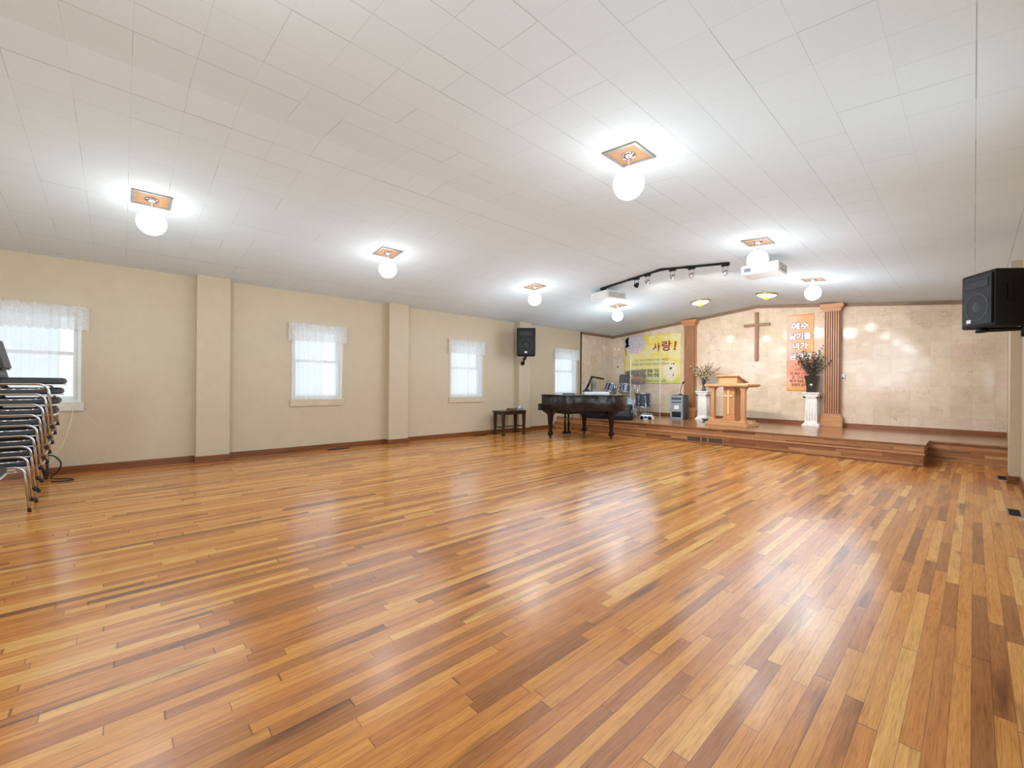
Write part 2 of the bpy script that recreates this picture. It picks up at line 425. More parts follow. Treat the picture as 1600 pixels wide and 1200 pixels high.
b = MB(); b.box(XL, XL+.036, 10.445, 10.462, S-.3, ceil_z(XL)); struct('trim_1', b, M['vent_dark'])
# pilasters of the side walls
for i, (y0, y1) in enumerate([(.85, 1.29), (4.03, 4.47), (7.70, 8.12)]):
    b = MB(); b.box(XL-.01, XL+.15, y0, y1, -.02, ceil_z(XL+.15)+.015, .004); struct('wall_left_pilaster', b, M['wall'])
b = MB(); b.box(.322, XR+.01, 8.58, 9.02, -.02, ceil_z(.322)+.015, .004); struct('wall_right_pilaster', b, M['wall'])
# baseboards with shoe moulding
b = MB()
def bb(x0, y0, y1, z0=0., side=1):
    b.box(x0, x0+side*.016, y0, y1, z0, z0+.095, .003); b.box(x0+side*.016, x0+side*.034, y0, y1, z0, z0+.03, .006)
prev = YN
for (y0, y1) in [(.85, 1.29), (4.03, 4.47), (7.70, 8.12)]:
    bb(XL, prev, y0); bb(XL+.15, y0-.016, y1+.016); 
    b.box(XL, XL+.15, y0-.016, y0, 0, .095, .003); b.box(XL, XL+.15, y1, y1+.016, 0, .095, .003); prev = y1
bb(XL, prev, 9.24); struct('baseboard_left', b, M['base'])
b = MB(); bb(XR, YN, 8.58, 0, -1); b.box(.306, XR, 8.562, 8.58, 0, .095, .003); b.box(.295, XR, 8.54, 8.562, 0, .03, .006)
b.box(.306, .322, 8.58, 9.02, 0, .095, .003); bb(XR, 9.02, 10.17, 0, -1); struct('baseboard_right', b, M['base'])
b = MB(); b.box(XL+.03, XR, D-.016, D, S, S+.085, .004); b.box(XL+.03, XR, D-.034, D-.016, S, S+.02, .005); struct('baseboard_back', b, M['base_x'])
b = MB(); b.box(XL+.03, XL+.046, 10.47, D-.034, S, S+.085, .004); struct('baseboard_left_stage', b, M['base'])
# crown trim
b = MB()
for x0, x1 in ((XL+.03, RX), (RX, XR)):
    z0, z1 = ceil_z(x0), ceil_z(x1); y0, y1 = D-.03, D
    b.add([(x0, y0, z0-.075), (x1, y0, z1-.075), (x1, y1, z1-.075), (x0, y1, z0-.075), (x0, y0, z0), (x1, y0, z1), (x1, y1, z1), (x0, y1, z0)],
          [(0, 1, 2, 3), (4, 5, 6, 7), (0, 1, 5, 4), (3, 2, 6, 7), (0, 3, 7, 4), (1, 2, 6, 5)])
struct('trim_2', b, M['crown'])
b = MB(); b.box(XL+.03, XL+.055, 10.462, D-.03, ceil_z(XL)-.07, ceil_z(XL)+.003); struct('trim_3', b, M['crown'])

# windows: frame, two sashes, panes, sill apron as parts of one structure each
def window(i, w):
    y0, y1, z0, z1 = w; zm = z0+(z1-z0)*.53
    b = MB(); t = .035
    b.box(XL-.15, XL+.004, y0, y0+t, z0, z1, .003); b.box(XL-.15, XL+.004, y1-t, y1, z0, z1, .003)
    b.box(XL-.15, XL+.004, y0+t, y1-t, z1-t, z1, .003); b.box(XL-.15, XL+.004, y0+t, y1-t, z0, z0+t, .003)
    fr = struct('window_%d' % i, b, M['white_paint'])
    for nm, x, a, c in (('upper_sash', XL-.12, zm-.02, z1-t), ('lower_sash', XL-.075, z0+t, zm+.025)):
        b = MB(); s = .045
        b.box(x-.02, x+.02, y0+t, y0+t+s, a, c, .003); b.box(x-.02, x+.02, y1-t-s, y1-t, a, c, .003)
        b.box(x-.02, x+.02, y0+t+s, y1-t-s, a, a+s, .003); b.box(x-.02, x+.02, y0+t+s, y1-t-s, c-s, c, .003)
        sa = obj(nm, b, M['white_paint'], fr)
        b = MB(); b.box(x-.003, x+.003, y0+t+s, y1-t-s, a+s, c-s); obj('pane', b, M['pane'], sa)
    b = MB(); b.box(XL, XL+.03, y0-.03, y1+.03, z0-.115, z0+.005, .004); obj('sill_apron', b, M['apron_w'] if i == 1 else M['apron'], fr)
for i, w in enumerate(WIN): window(i+1, w)

def curtain(i, w, lab, gaps):
    y0, y1, z0, z1 = w
    t = thing('curtain', lab, 'curtain', (XL+.05, (y0+y1)/2, z0), 0, 'white curtains at the left wall windows')
    hw = (y1-y0)/2; h = z1-z0
    b = MB(); b.cyl((.02, -hw-.06, h+.01), (.02, hw+.06, h+.01), .009); 
    b.cyl((-.05, -hw-.05, h+.01), (.02, -hw-.05, h+.01), .006); b.cyl((-.05, hw+.05, h+.01), (.02, hw+.05, h+.01), .006)
    obj('curtain_rod', b, M['white_paint'], t)
    rnd = random.Random(i*3+1); ph = rnd.random()*6
    for (a, c, flare) in gaps:
        b = MB()
        def fn(u, v, a=a, c=c, flare=flare):
            zz = h+.03-v*(h+.015); k = flare*v*v
            y = -hw+2*hw*(a+(c-a)*u); mid = -hw+2*hw*(a+c)/2; y = mid+(y-mid)*(1-k)
            x = .012+.014*math.sin(u*(c-a)*70+ph)+.008*math.sin(u*(c-a)*23+v*1.5+ph)
            return (x, y, zz)
        b.grid(fn, int(150*(c-a))+10, 12); obj('sheer_panel', b, M['sheer'], t)
    b = MB(); vh = .32
    def fv(u, v):
        uu = u*1.16-.08; y = -hw+2*hw*uu; side = max(0., abs(u-.5)*2-.93)/.07
        zz = h+.045-v*(vh+.012*math.sin(u*90)*(v > .9)) + .006*math.sin(u*140)*(v < .05)
        x = .06+.014*math.sin(u*88+ph*2)*(.4+.6*v)+.01*math.sin(u*37)-.05*side
        return (x, y, zz)
    b.grid(fv, 170, 8); obj('lace_valance', b, M['lace'], t)
curtain(1, WIN[0], 'white sheer curtain with lace valance behind the stack of chairs', [(0., .8, .05)])
curtain(2, WIN[1], 'white sheer curtain with lace valance, parted at its right side to show the pane', [(0., .6, .06), (.78, 1., .35)])
curtain(3, WIN[2], 'white sheer curtain with lace valance on window left of the wall loudspeaker', [(0., .55, .0), (.5, 1., .0)])
curtain(4, WIN[3], 'white sheer curtain with lace valance behind the grand piano', [(0., .97, .0)])

# ------------------------------------------------------------------ stage
XS = -.53; YS = 9.335; YS1 = 9.25; YS2 = 10.19; ZS1 = .2
st = thing('stage', 'low oak plank stage with two steps across the far end of the hall', 'stage', (0, 0, 0))
b = MB(); b.box(XL+.002, XS, YS+.02, D-.001, .0, S-.03); b.box(XS, XR-.002, YS2+.02, D-.001, 0, S-.03); obj('riser', b, M['riser'], st)
b = MB(); b.box(XL+.032, XS+.02, YS-.005, D-.001, S-.03, S, .006); b.box(XS+.0, XR-.002, YS2-.005, D-.001, S-.03, S-.0004, .006); obj('platform', b, M['stage_top'], st)
b = MB(); b.box(XL+.002, XS, YS1+.01, YS+.03, 0, ZS1-.025); obj('lower_riser', b, M['riser'], st)
b = MB(); b.box(XL+.002, XS+.015, YS1-.012, YS+.02, ZS1-.025, ZS1, .006); obj('lower_tread', b, M['oak_h'], st)
b = MB(); b.box(XL+.002, XS, YS1-.004, YS1+.011, 0, .022, .004); obj('shoe_moulding', b, M['base_x'], st)

# register in the lower riser
t = thing('riser_vent', 'brown air register with three grilles set in the stage front below the pulpit', 'vent', (-3.92, YS1+.008, .018))
b = MB(); hw = .39
b.box(-hw, hw, -.012, 0, 0, .012, .002); b.box(-hw, hw, -.012, 0, .118, .13, .002)
for x in (-hw, -.085, .06, hw-.012): b.box(x, x+.012 if x not in (-.085, .06) else x+.02, -.0118, 0, .012, .118)
obj('vent_frame', b, M['oak_h'], t)
for x0, x1 in ((-hw+.012, -.085), (-.065, .06), (.08, hw-.012)):
    b = MB(); b.box(x0, x1, -.003, -.001, .012, .118)
    for k in range(7): b.box(x0, x1, -.009, -.003, .018+k*.0145, .025+k*.0145)
    obj('grille', b, M['vent_brown'], t)
def floor_vent(x, y, wx, wy, lab, mat='vent_dark', rim='steel'):
    t = thing('floor_register', lab, 'vent', (x, y, 0.))
    b = MB(); f = .014
    b.box(-wx/2, wx/2, -wy/2, -wy/2+f, 0, .006, .001); b.box(-wx/2, wx/2, wy/2-f, wy/2, 0, .006, .001)
    b.box(-wx/2, -wx/2+f, -wy/2+f, wy/2-f, 0, .006, .001); b.box(wx/2-f, wx/2, -wy/2+f, wy/2-f, 0, .006, .001)
    obj('rim', b, M[rim], t)
    b = MB(); b.box(-wx/2+f, wx/2-f, -wy/2+f, wy/2-f, 0, .0015)
    n = 8
    for k in range(n):
        yy = -wy/2+f+(k+.5)*(wy-2*f)/n; b.box(-wx/2+f, wx/2-f, yy-.004, yy+.004, .0015, .005)
    obj('louvres', b, M[mat], t)
floor_vent(.272, 8.97, .105, .42, 'dark metal floor register by the right wall pier nearest the stage')
floor_vent(.280, 6.56, .105, .36, 'dark metal floor register in the right foreground, nearer than the wall pier')
floor_vent(-8.10, 3.02, .10, .40, 'dark floor register at the skirting below the parted curtain window', 'vent_dark', 'vent_dark')
floor_vent(-8.10, 6.42, .10, .40, 'dark floor register at the skirting left of the piano bench', 'vent_dark', 'vent_dark')

# ------------------------------------------------------------------ back wall columns, cross, banners
def column(x, lab, w=.30, dep=.17):
    yb = D-.001; zt = ceil_z(x)-.02
    t = thing('fluted_pilaster', lab, 'column', (x, yb, S), 0, 'fluted oak pilasters on the marble wall'); H = zt-S
    hw = w/2
    b = MB(); b.box(-hw-.06, hw+.06, -dep-.06, 0, 0, .20, .004)
    n = 4; a = [(-hw-.06, -dep-.06), (hw+.06, -dep-.06), (hw+.06, 0), (-hw-.06, 0)]; c = [(-hw, -dep), (hw, -dep), (hw, 0), (-hw, 0)]
    b.add([(p[0], p[1], .20) for p in a]+[(p[0], p[1], .29) for p in c], [(0, 1, 5, 4), (1, 2, 6, 5), (3, 0, 4, 7), (4, 5, 6, 7)])
    obj('plinth', b, M['oak_h'], t)
    b = MB(); zt2 = H-.17
    b.box(-hw, hw, -dep+.022, 0, .27, zt2)
    nf = 7; p = w/nf
    for k in range(nf):
        x0 = -hw+k*p; b.box(x0, x0+p*.52, -dep, -dep+.023, .29, zt2-.01, .004)
    sh = obj('shaft', b, [M['oak_v']], t)
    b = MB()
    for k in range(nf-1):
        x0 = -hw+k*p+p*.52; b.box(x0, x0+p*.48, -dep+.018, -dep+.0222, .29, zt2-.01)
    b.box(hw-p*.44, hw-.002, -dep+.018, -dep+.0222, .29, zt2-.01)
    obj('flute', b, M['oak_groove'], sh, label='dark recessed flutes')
    b = MB(); b.box(-hw-.015, hw+.015, -dep-.015, 0, zt2-.01, zt2+.03, .005)
    b.box(-hw-.035, hw+.035, -dep-.035, 0, zt2+.03, zt2+.07, .008); b.box(-hw-.065, hw+.065, -dep-.065, 0, zt2+.07, H-.005, .008)
    obj('capital', b, M['oak_h'], t)
column(-5.54, 'fluted oak pilaster between the yellow banner and the white flower pedestal')
column(-2.21, 'fluted oak pilaster to the right of the orange banner')

b = MB(); X = -3.82; y0 = D-.075
b.box(X-.037, X+.037, y0, D-.002, 1.905, 3.165, .006); b.box(X-.305, X-.037, y0+.004, D-.004, 2.80, 2.87, .006); b.box(X+.037, X+.305, y0+.004, D-.004, 2.80, 2.87, .006)
tag(obj('wall_cross', b, M['cross']), 'large plain brown wooden cross hung on the marble wall', 'cross')

def text_mesh(s, size, off=0., shear=0., ext=.0008):
    cu = bpy.data.curves.new('txt', 'FONT'); cu.body = s; cu.size = size; cu.offset = off; cu.shear = shear; cu.extrude = ext; cu.align_x = 'CENTER'; cu.align_y = 'CENTER'
    o = bpy.data.objects.new('txt', cu); COL.objects.link(o)
    dg = bpy.context.evaluated_depsgraph_get(); me = bpy.data.meshes.new_from_object(o.evaluated_get(dg)); 
    bpy.data.objects.remove(o); me.materials.clear(); return me
def lettering(s, x, z, size, mat, parent, off=0., y=-.007, width=None, name='lettering', rot=0.):
    me = text_mesh(s, size, off)
    if width and len(me.vertices):
        xs = [v.co.x for v in me.vertices]; k = width/max(.001, max(xs)-min(xs)); c = (max(xs)+min(xs))/2
        for v in me.vertices: v.co.x = (v.co.x-c)*k
    return obj(name, me, mat, parent, (x, y, z), (R(90), rot, 0))
def sheet(w, h, amp, nu=40, nv=40, seed=0., yb=-.004):
    b = MB()
    def fn(u, v): return (u*w, yb+amp*math.sin(v*9+u*3+seed)*math.sin(u*5+seed), v*h)
    b.grid(fn, nu, nv)
    def fn2(u, v): return (u*w, 0., v*h)
    o = len(b.v); b.grid(fn2, nu, nv)
    n1 = nu+1
    rim = [v*n1 for v in range(nv+1)]+[nv*n1+u for u in range(1, nu+1)]+[v*n1+nu for v in range(nv-1, -1, -1)]+[u for u in range(nu-1, 0, -1)]
    for i in range(len(rim)):
        a, c = rim[i], rim[(i+1) % len(rim)]; b.f.append([a, c, o+c, o+a]); b.sm.append(False); b.mi.append(0)
    return b

# yellow banner
BW, BH = 1.90, 1.53; SK = .0
def yellow(t):
    o = t.xyz(t.coord()); n = t.noise(t.coord(), 2.6, 3); 
    c = t.ramp(n, [(.3, hx('#e6d684')), (.48, hx('#e9d966')), (.6, hx('#e9e0b0')), (.75, hx('#dbd984'))])
    g = t.math('MULTIPLY', t.math('GREATER_THAN', t.math('ADD', o[0], t.math('MULTIPLY', n, .5)), 1.05), t.ramp(t.math('ADD', o[2], t.math('MULTIPLY', n, .35)), [(.1, (1, 1, 1)), (.45, (0, 0, 0))]))
    c = t.mix(t.math('MULTIPLY', g, .7), c, hx('#a9cc62'))
    # lilac blossom corner
    dx = t.math('DIVIDE', t.math('SUBTRACT', o[0], .34), .43); dz = t.math('DIVIDE', t.math('SUBTRACT', o[2], 1.28), .33)
    d = t.math('ADD', t.math('POWER', dx, 2.), t.math('POWER', dz, 2.)); d = t.math('ADD', d, t.math('MULTIPLY', t.math('SUBTRACT', t.noise(t.coord(), 9, 3), .5), 1.2))
    m = t.ramp(d, [(.85, (1, 1, 1)), (1.05, (0, 0, 0))])
    c = t.mix(m, c, t.ramp(t.noise(t.coord(), 14, 3), [(.35, hx('#c9c0cf')), (.65, hx('#e2dcdf'))]))
    # white glow round the figure
    dx = t.math('DIVIDE', t.math('SUBTRACT', o[0], 1.58), .25); dz = t.math('DIVIDE', t.math('SUBTRACT', o[2], .38), .36)
    d = t.math('ADD', t.math('POWER', dx, 2.), t.math('POWER', dz, 2.))
    return t.mix(t.ramp(d, [(.5, (.75, .75, .75)), (1.2, (0, 0, 0))]), c, hx('#f0ead6'))
M['yellow'] = banner_mat('yellow_banner_print', yellow)
M['txt_red'] = plain('dark_red_print', '#9c3b3c', .5); M['txt_black'] = plain('black_print', '#2d2a24', .5); M['txt_brown'] = plain('brown_print', '#5e5636', .5)
M['txt_white'] = plain('white_print', '#f6f4f2', .5, 0, .01); M['txt_grey'] = plain('grey_print_outline', '#8b8088', .5); M['green_print'] = plain('dark_green_print', '#27331f', .5)
M['txt_dred'] = plain('maroon_print', '#8a3c30', .5); M['skin_print'] = plain('pale_print', '#efe6dc', .5)
bn = thing('banner', 'large yellow banner with red lettering left of the fluted pilaster', 'banner', (-7.765, D-.001, 1.30))
obj('banner_sheet', sheet(BW, BH, .003, 40, 40, 1.), M['yellow'], bn)
lettering('사', 1.13, 1.11, .27, M['txt_red'], bn, .008, -.012, .25); lettering('랑', 1.46, 1.13, .33, M['txt_red'], bn, .008, -.012, .30); lettering('!', 1.73, 1.13, .36, M['txt_red'], bn, .012, -.012, rot=R(8))
lettering('주님, 오늘 우리에게 하나님을 사랑하고', .96, .74, .078, M['txt_black'], bn, .0, -.011, 1.15)
lettering('내 몸과 같이 이웃을 사랑하게 하소서', .91, .61, .09, M['txt_black'], bn, .0, -.011, 1.25)
lettering('예배 말씀 기도', .91, .395, .125, M['txt_black'], bn, .005, -.011, .64); lettering('선교 영성 연합', .91, .26, .125, M['txt_black'], bn, .005, -.011, .64)
lettering('대한예수교 사랑의 교회', 1.05, .09, .06, M['txt_brown'], bn, 0, -.011, .75)
b = MB()
def leaf2(b, x, z, l, w, a, y=-.0125):
    pts = [(0, 0), (l*.3, w*.5), (l*.7, w*.4), (l, 0), (l*.7, -w*.4), (l*.3, -w*.5)]
    ca, sa = math.cos(a), math.sin(a); P = [(x+p*ca-q*sa, z+p*sa+q*ca) for p, q in pts]; n = len(P)
    b.add([(p, y, q) for p, q in P]+[(p, y+.0015, q) for p, q in P], [range(n), range(n, 2*n)]+[(i, (i+1) % n, n+(i+1) % n, n+i) for i in range(n)])
b2 = random.Random(4)
for k in range(22): leaf2(b, .02+b2.random()*.07, 1.2+b2.random()*.3, .10, .05, b2.uniform(-1.2, 1.0))
for k in range(8): leaf2(b, .015+k*.008, 1.2-k*.035, .06, .02, -1.3)
obj('printed_branch', b, M['green_print'], bn)
b = MB(); leaf2(b, 1.60, .22, .22, .12, R(90)); leaf2(b, 1.57, .40, .09, .09, R(90), -.0135)
obj('printed_figure', b, M['skin_print'], bn)
for q in ((1.56, .455, .09, .065, R(20), -.014), (1.66, .62, .07, .04, R(-30)), (1.60, .60, .05, .03, R(20)), (1.67, .22, .1, .02, R(80))):
    b = MB(); leaf2(b, *q); obj('printed_dark_detail', b, M['txt_black'], bn)

# orange banner
def orange(t):
    o = t.xyz(t.coord()); n = t.noise(t.mapping(t.coord(), (2.2, 1, 1.4)), 1.7, 4)
    v = t.math('ADD', t.math('MULTIPLY', o[0], .85), t.math('MULTIPLY', t.math('SUBTRACT', n, .5), .7)); v = t.math('ADD', v, .12)
    c = t.ramp(v, [(.05, hx('#eec3bb')), (.28, hx('#f0b08f')), (.5, hx('#eda262')), (.7, hx('#eab462'))])
    z = t.math('DIVIDE', o[2], 1.86)
    c = t.mix(t.ramp(t.math('ADD', z, t.math('MULTIPLY', t.math('SUBTRACT', n, .5), .25)), [(.12, (0, 0, 0)), (.24, (.8, .8, .8)), (.36, (.8, .8, .8)), (.5, (0, 0, 0))]), c, hx('#ee8f74'))
    return t.mix(t.ramp(z, [(.02, (.9, .9, .9)), (.14, (0, 0, 0))]), c, hx('#e2a052'))
M['orange'] = banner_mat('orange_banner_print', orange)
bn = thing('banner', 'tall narrow orange and pink banner with white lettering', 'banner', (-3.145, D-.001, 1.14))
OW, OH = .56, 1.86
obj('banner_sheet', sheet(OW, OH, .004, 20, 60, 3.), M['orange'], bn)
for s, z, w in (('예수', 1.57, .36), ('닮기를', 1.32, .44), ('내가', 1.08, .31), ('원하네', .83, .46)):
    lettering(s, .28, z, .178, M['txt_grey'], bn, .017, -.012, w+.02, 'lettering_outline'); lettering(s, .28, z, .170, M['txt_white'], bn, .006, -.0145, w)
for s, z, w in (('나의 맘', .52, .22), ('이 세상 모든 길', .42, .42), ('온 그대로의', .325, .36), ('예수의 마음을 가지고', .235, .45), ('영원히 살리라', .145, .38)):
    lettering(s, .29, z, .085, M['txt_dred'], bn, .001, -.0125, w)

b = MB(); b.box(-2.03, -1.695, D-.02, D-.001, 1.775, 1.797, .003); tag(obj('wall_rail', b, M['white_plastic']), 'short white strip fixed to the marble wall right of the fluted pilaster', 'rail')
t = thing('wall_intercom', 'small white wall device beside the right fluted pilaster', 'intercom', (-2.025, D-.001, 1.39))
b = MB(); b.box(-.035, .035, -.04, 0, 0, .15, .008); obj('housing', b, M['white_plastic'], t); b = MB(); b.box(-.02, .02, -.043, -.04, .03, .075, .001); obj('button_panel', b, M['grey_dark'], t)
b = MB(); b.cyl((-8.02, D-.03, 1.86), (-8.02, D, 1.86), .018); tag(obj('wall_hook', b, M['vent_dark']), 'tiny dark knob on the marble wall left of the yellow banner', 'hook')

# ------------------------------------------------------------------ pulpit
pu = thing('pulpit', 'oak pulpit with two square columns and a front cross on the stage', 'pulpit', (-3.80, 10.42, S), R(-7))
b = MB(); b.box(-.48, .48, -.30, .30, 0, .075, .006); b.box(-.43, .43, -.255, .255, .075, .12, .008); obj('base', b, M['pulpit_h'], pu)
for sx in (-1, 1):
    x = sx*.35; y = -.16
    b = MB(); b.box(x-.042, x+.042, y-.042, y+.042, .145, .83, .003); cpost = obj('column', b, M['pulpit'], pu)
    b = MB(); b.box(x-.055, x+.055, y-.055, y+.055, .12, .16, .004); obj('column_base', b, M['pulpit_h'], cpost)
    b = MB(); b.sq([(.055, .82), (.055, .85), (.085, .885)], Matrix.Translation((x, y, 0))); obj('column_cap', b, M['pulpit_h'], cpost)
b = MB(); b.box(-.13, .13, -.13, .16, .12, .885, .004); b.box(-.15, .15, -.15, .18, .12, .17, .006); obj('centre_post', b, M['pulpit'], pu)
b = MB(); b.box(-.020, .020, -.16, -.131, .26, .82, .003); b.box(-.1, -.020, -.16, -.131, .66, .705, .003); b.box(.020, .1, -.16, -.131, .66, .705, .003); obj('front_cross', b, M['cross_light'], pu, label='small raised oak cross')
b = MB(); b.box(-.46, .46, -.27, .27, .885, .90, .004); b.box(-.50, .50, -.31, .31, .90, .95, .012); obj('top_slab', b, M['pulpit_h'], pu)
b = MB(); x0, x1 = -.22, .20
b.add([(x0, -.16, .95), (x1, -.16, .95), (x1, .2, .95), (x0, .2, .95), (x0, -.16, 1.10), (x1, -.16, 1.10), (x1, .2, .985), (x0, .2, .985)], [(0, 1, 2, 3), (4, 5, 6, 7), (0, 1, 5, 4), (1, 2, 6, 5), (2, 3, 7, 6), (3, 0, 4, 7)])
obj('reading_desk', b, M['pulpit_h'], pu)
b = MB(); m = Matrix.Translation((0, .0, 1.058)) @ Matrix.Rotation(-math.atan2(.115, .36), 4, 'X'); b.box(x0-.06, x1+.06, -.24, .26, .0, .022, .006, m); obj('desk_top', b, M['pulpit_h'], pu)
def flat_paper(x, y, z, w, d, rz, lab, n=1, name='paper_sheet', mat='paper', h=.004):
    b = MB(); b.box(-w/2, w/2, -d/2, d/2, 0, h, .001); o = obj(name, b, M[mat]); o.location = (x, y, z); o.rotation_euler = (0, 0, rz); return tag(o, lab, 'paper')
flat_paper(-3.465, 10.27, S+.9505, .19, .26, R(-20), 'white paper lying on the pulpit top right of its desk', h=.012)
flat_paper(-3.375, 10.36, S+.0755, .08, .18, R(-7), 'white paper lying on the right end of the pulpit base')

# ------------------------------------------------------------------ pedestals with flowers
def pedestal(x, y, lab, h, w):
    t = thing('pedestal', lab, 'pedestal', (x, y, S), 0, 'white classical pedestals')
    b = MB(); b.sq([(w*.62, 0), (w*.62, .03), (w*.5, .06), (w*.44, .1)]); obj('foot', b, M['white_plaster'], t)
    b = MB(); b.sq([(w*.44, .1), (w*.40, h-.14)]); 
    for k in range(4):
        xx = -w*.3+k*w*.2; b.cyl((xx, -w*.42, .13), (xx, -w*.385, h-.17), .012, 8); b.cyl((w*.42, xx, .13), (w*.385, xx, h-.17), .012, 8)
    obj('shaft', b, M['white_plaster'], t)
    b = MB(); b.sq([(w*.42, h-.15), (w*.5, h-.1), (w*.53, h-.05), (w*.6, h-.03), (w*.62, h-.028), (w*.62, h)])
    for sx in (-1, 1):
        for q in range(2): b.cyl((sx*w*.47, -w*.5, h-.105-.0*q), (sx*w*.47, w*.5, h-.105), .028, 10)
    obj('capital', b, M['white_plaster'], t)
pedestal(-4.95, 11.62, 'white plaster pedestal carrying pale flowers by the left pilaster', .77, .27)
pedestal(-2.55, 11.86, 'white plaster pedestal carrying the black vase below the orange banner', .777, .27)

def stem_arr(b_st, leaves, base, spread, hgt, n, rnd, fy=1.):
    tips = []
    for k in range(n):
        a = rnd.random()*2*math.pi; s = spread*(.25+.75*rnd.random()); h = hgt*(.55+.45*rnd.random())*(1.1-.35*s/spread)
        p0 = Vector((rnd.uniform(-.03, .03), rnd.uniform(-.03, .03), base)); p2 = Vector((s*math.cos(a), s*math.sin(a)*fy, base+h)); p1 = Vector((p2.x*.35, p2.y*.35, base+h*.6))
        pts = [p0*(1-t)**2+p1*2*t*(1-t)+p2*t*t for t in [i/6 for i in range(7)]]
        b_st.tube(pts, .0035, 5); tips.append(pts)
    return tips
def leafq(b, p, d, l, w, rnd):
    d = d.normalized(); s = d.cross(Vector((rnd.uniform(-1, 1), rnd.uniform(-1, 1), rnd.uniform(-.3, 1)))).normalized()*w; up = d.cross(s).normalized()*.006
    vs = [p, p+d*l*.4+s+up, p+d*l, p+d*l*.4-s+up, p+d*l*.4-up*1.5]
    b.add(vs, [(0, 1, 4), (1, 2, 4), (2, 3, 4), (3, 0, 4), (0, 3, 1), (1, 3, 2)])
rnd = random.Random(11)
t = thing('flower_vase', 'slim dark vase of cream and pink dried flowers on white pedestal', 'vase', (-4.95, 11.62, S+.77))
b = MB(); b.lathe([(.055, 0), (.06, .01), (.045, .06), (.033, .16), (.05, .25), (.06, .262), (.05, .262), (.03, .2)], 20, None, False); b.lathe([(.03, .2), (.0001, .2)], 20, None, False); obj('vase_body', b, M['grey_vase'], t)
bs = MB(); tips = stem_arr(bs, None, .2, .40, .58, 38, rnd, .8); obj('stems', bs, M['leaf_grey'], t)
fl = {k: MB() for k in ('petal_cream', 'petal_pink', 'petal_yellow', 'leaf_dark')}
for pts in tips:
    for i in range(2, 7):
        for q in range(4 if i < 5 else 3):
            k = rnd.choices(list(fl), (5, 2, 3, 3.2))[0]; p = pts[i]+Vector((rnd.uniform(-.04, .04), rnd.uniform(-.04, .04), rnd.uniform(-.03, .03)))
            leafq(fl[k], p, Vector((rnd.uniform(-1, 1), rnd.uniform(-1, 1), rnd.uniform(0, 1))), .045, .014, rnd)
for k, nm in (('petal_cream', 'cream_blossom'), ('petal_pink', 'pink_blossom'), ('petal_yellow', 'yellow_blossom'), ('leaf_dark', 'foliage')): obj(nm, fl[k], M[k], t)
t = thing('flower_vase', 'square black vase of dark leafy branches on white pedestal', 'vase', (-2.55, 11.86, S+.777))
b = MB(); b.sq([(.085, 0), (.095, .01), (.10, .15), (.125, .37), (.13, .38), (.115, .38), (.105, .3)]); obj('vase_body', b, M['black_vase'], t)
b = MB(); b.lathe([(.0001, 0), (.04, .004), (.038, .008), (.0001, .01)], 14, Matrix.Translation((0, -.106, .17)) @ Matrix.Rotation(R(94), 4, 'X')); obj('emblem', b, M['steel'], t, label='round pale emblem')
b = MB(); b.sq([(.1, .29), (.1, .3)]); obj('soil', b, M['leaf_grey'], t)
bs = MB(); tips = stem_arr(bs, None, .28, .44, .80, 26, rnd, .42); obj('stems', bs, M['leaf_grey'], t)
bl = MB(); bg = MB()
for pts in tips:
    for i in range(1, 7):
        for q in range(6 if i < 5 else 3):
            p = pts[i]+Vector((rnd.uniform(-.025, .025), rnd.uniform(-.025, .025), rnd.uniform(-.05, .05)))
            leafq(bl if rnd.random() < .7 else bg, p, Vector((rnd.uniform(-1, 1), rnd.uniform(-1, 1), rnd.uniform(-.2, 1))), .055, .014, rnd)
obj('foliage', bl, M['leaf_dark'], t); obj('pale_foliage', bg, M['leaf_grey'], t)

# teal dishes on the stage
def dish(x, y, r, lab, fill):
    t = thing('dish', lab, 'dish', (x, y, S)); b = MB()
    b.lathe([(.0001, .004), (r*.55, .004), (r*.6, 0), (r*.95, .05), (r, .06), (r*.97, .063), (r*.55, .012), (.0001, .012)], 26, None, False); obj('bowl', b, M['teal'], t)
    b = MB(); rr = random.Random(int(x*100))
    for k in range(7):
        m = Matrix.Translation((rr.uniform(-.07, .07), rr.uniform(-.06, .06), .045+k*.01)) @ Matrix.Rotation(rr.uniform(0, 3), 4, 'Z') @ Matrix.Rotation(rr.uniform(-.25, .25), 4, 'X'); b.box(-.075, .075, -.05, .05, 0, .004, 0, m)
    obj('contents', b, fill, t)
dish(-4.66, 11.2, .17, 'teal shallow dish of folded white papers before the left pedestal', M['paper'])
dish(-4.06, 11.3, .16, 'teal dish on the stage behind the pulpit columns', M['petal_pink'])

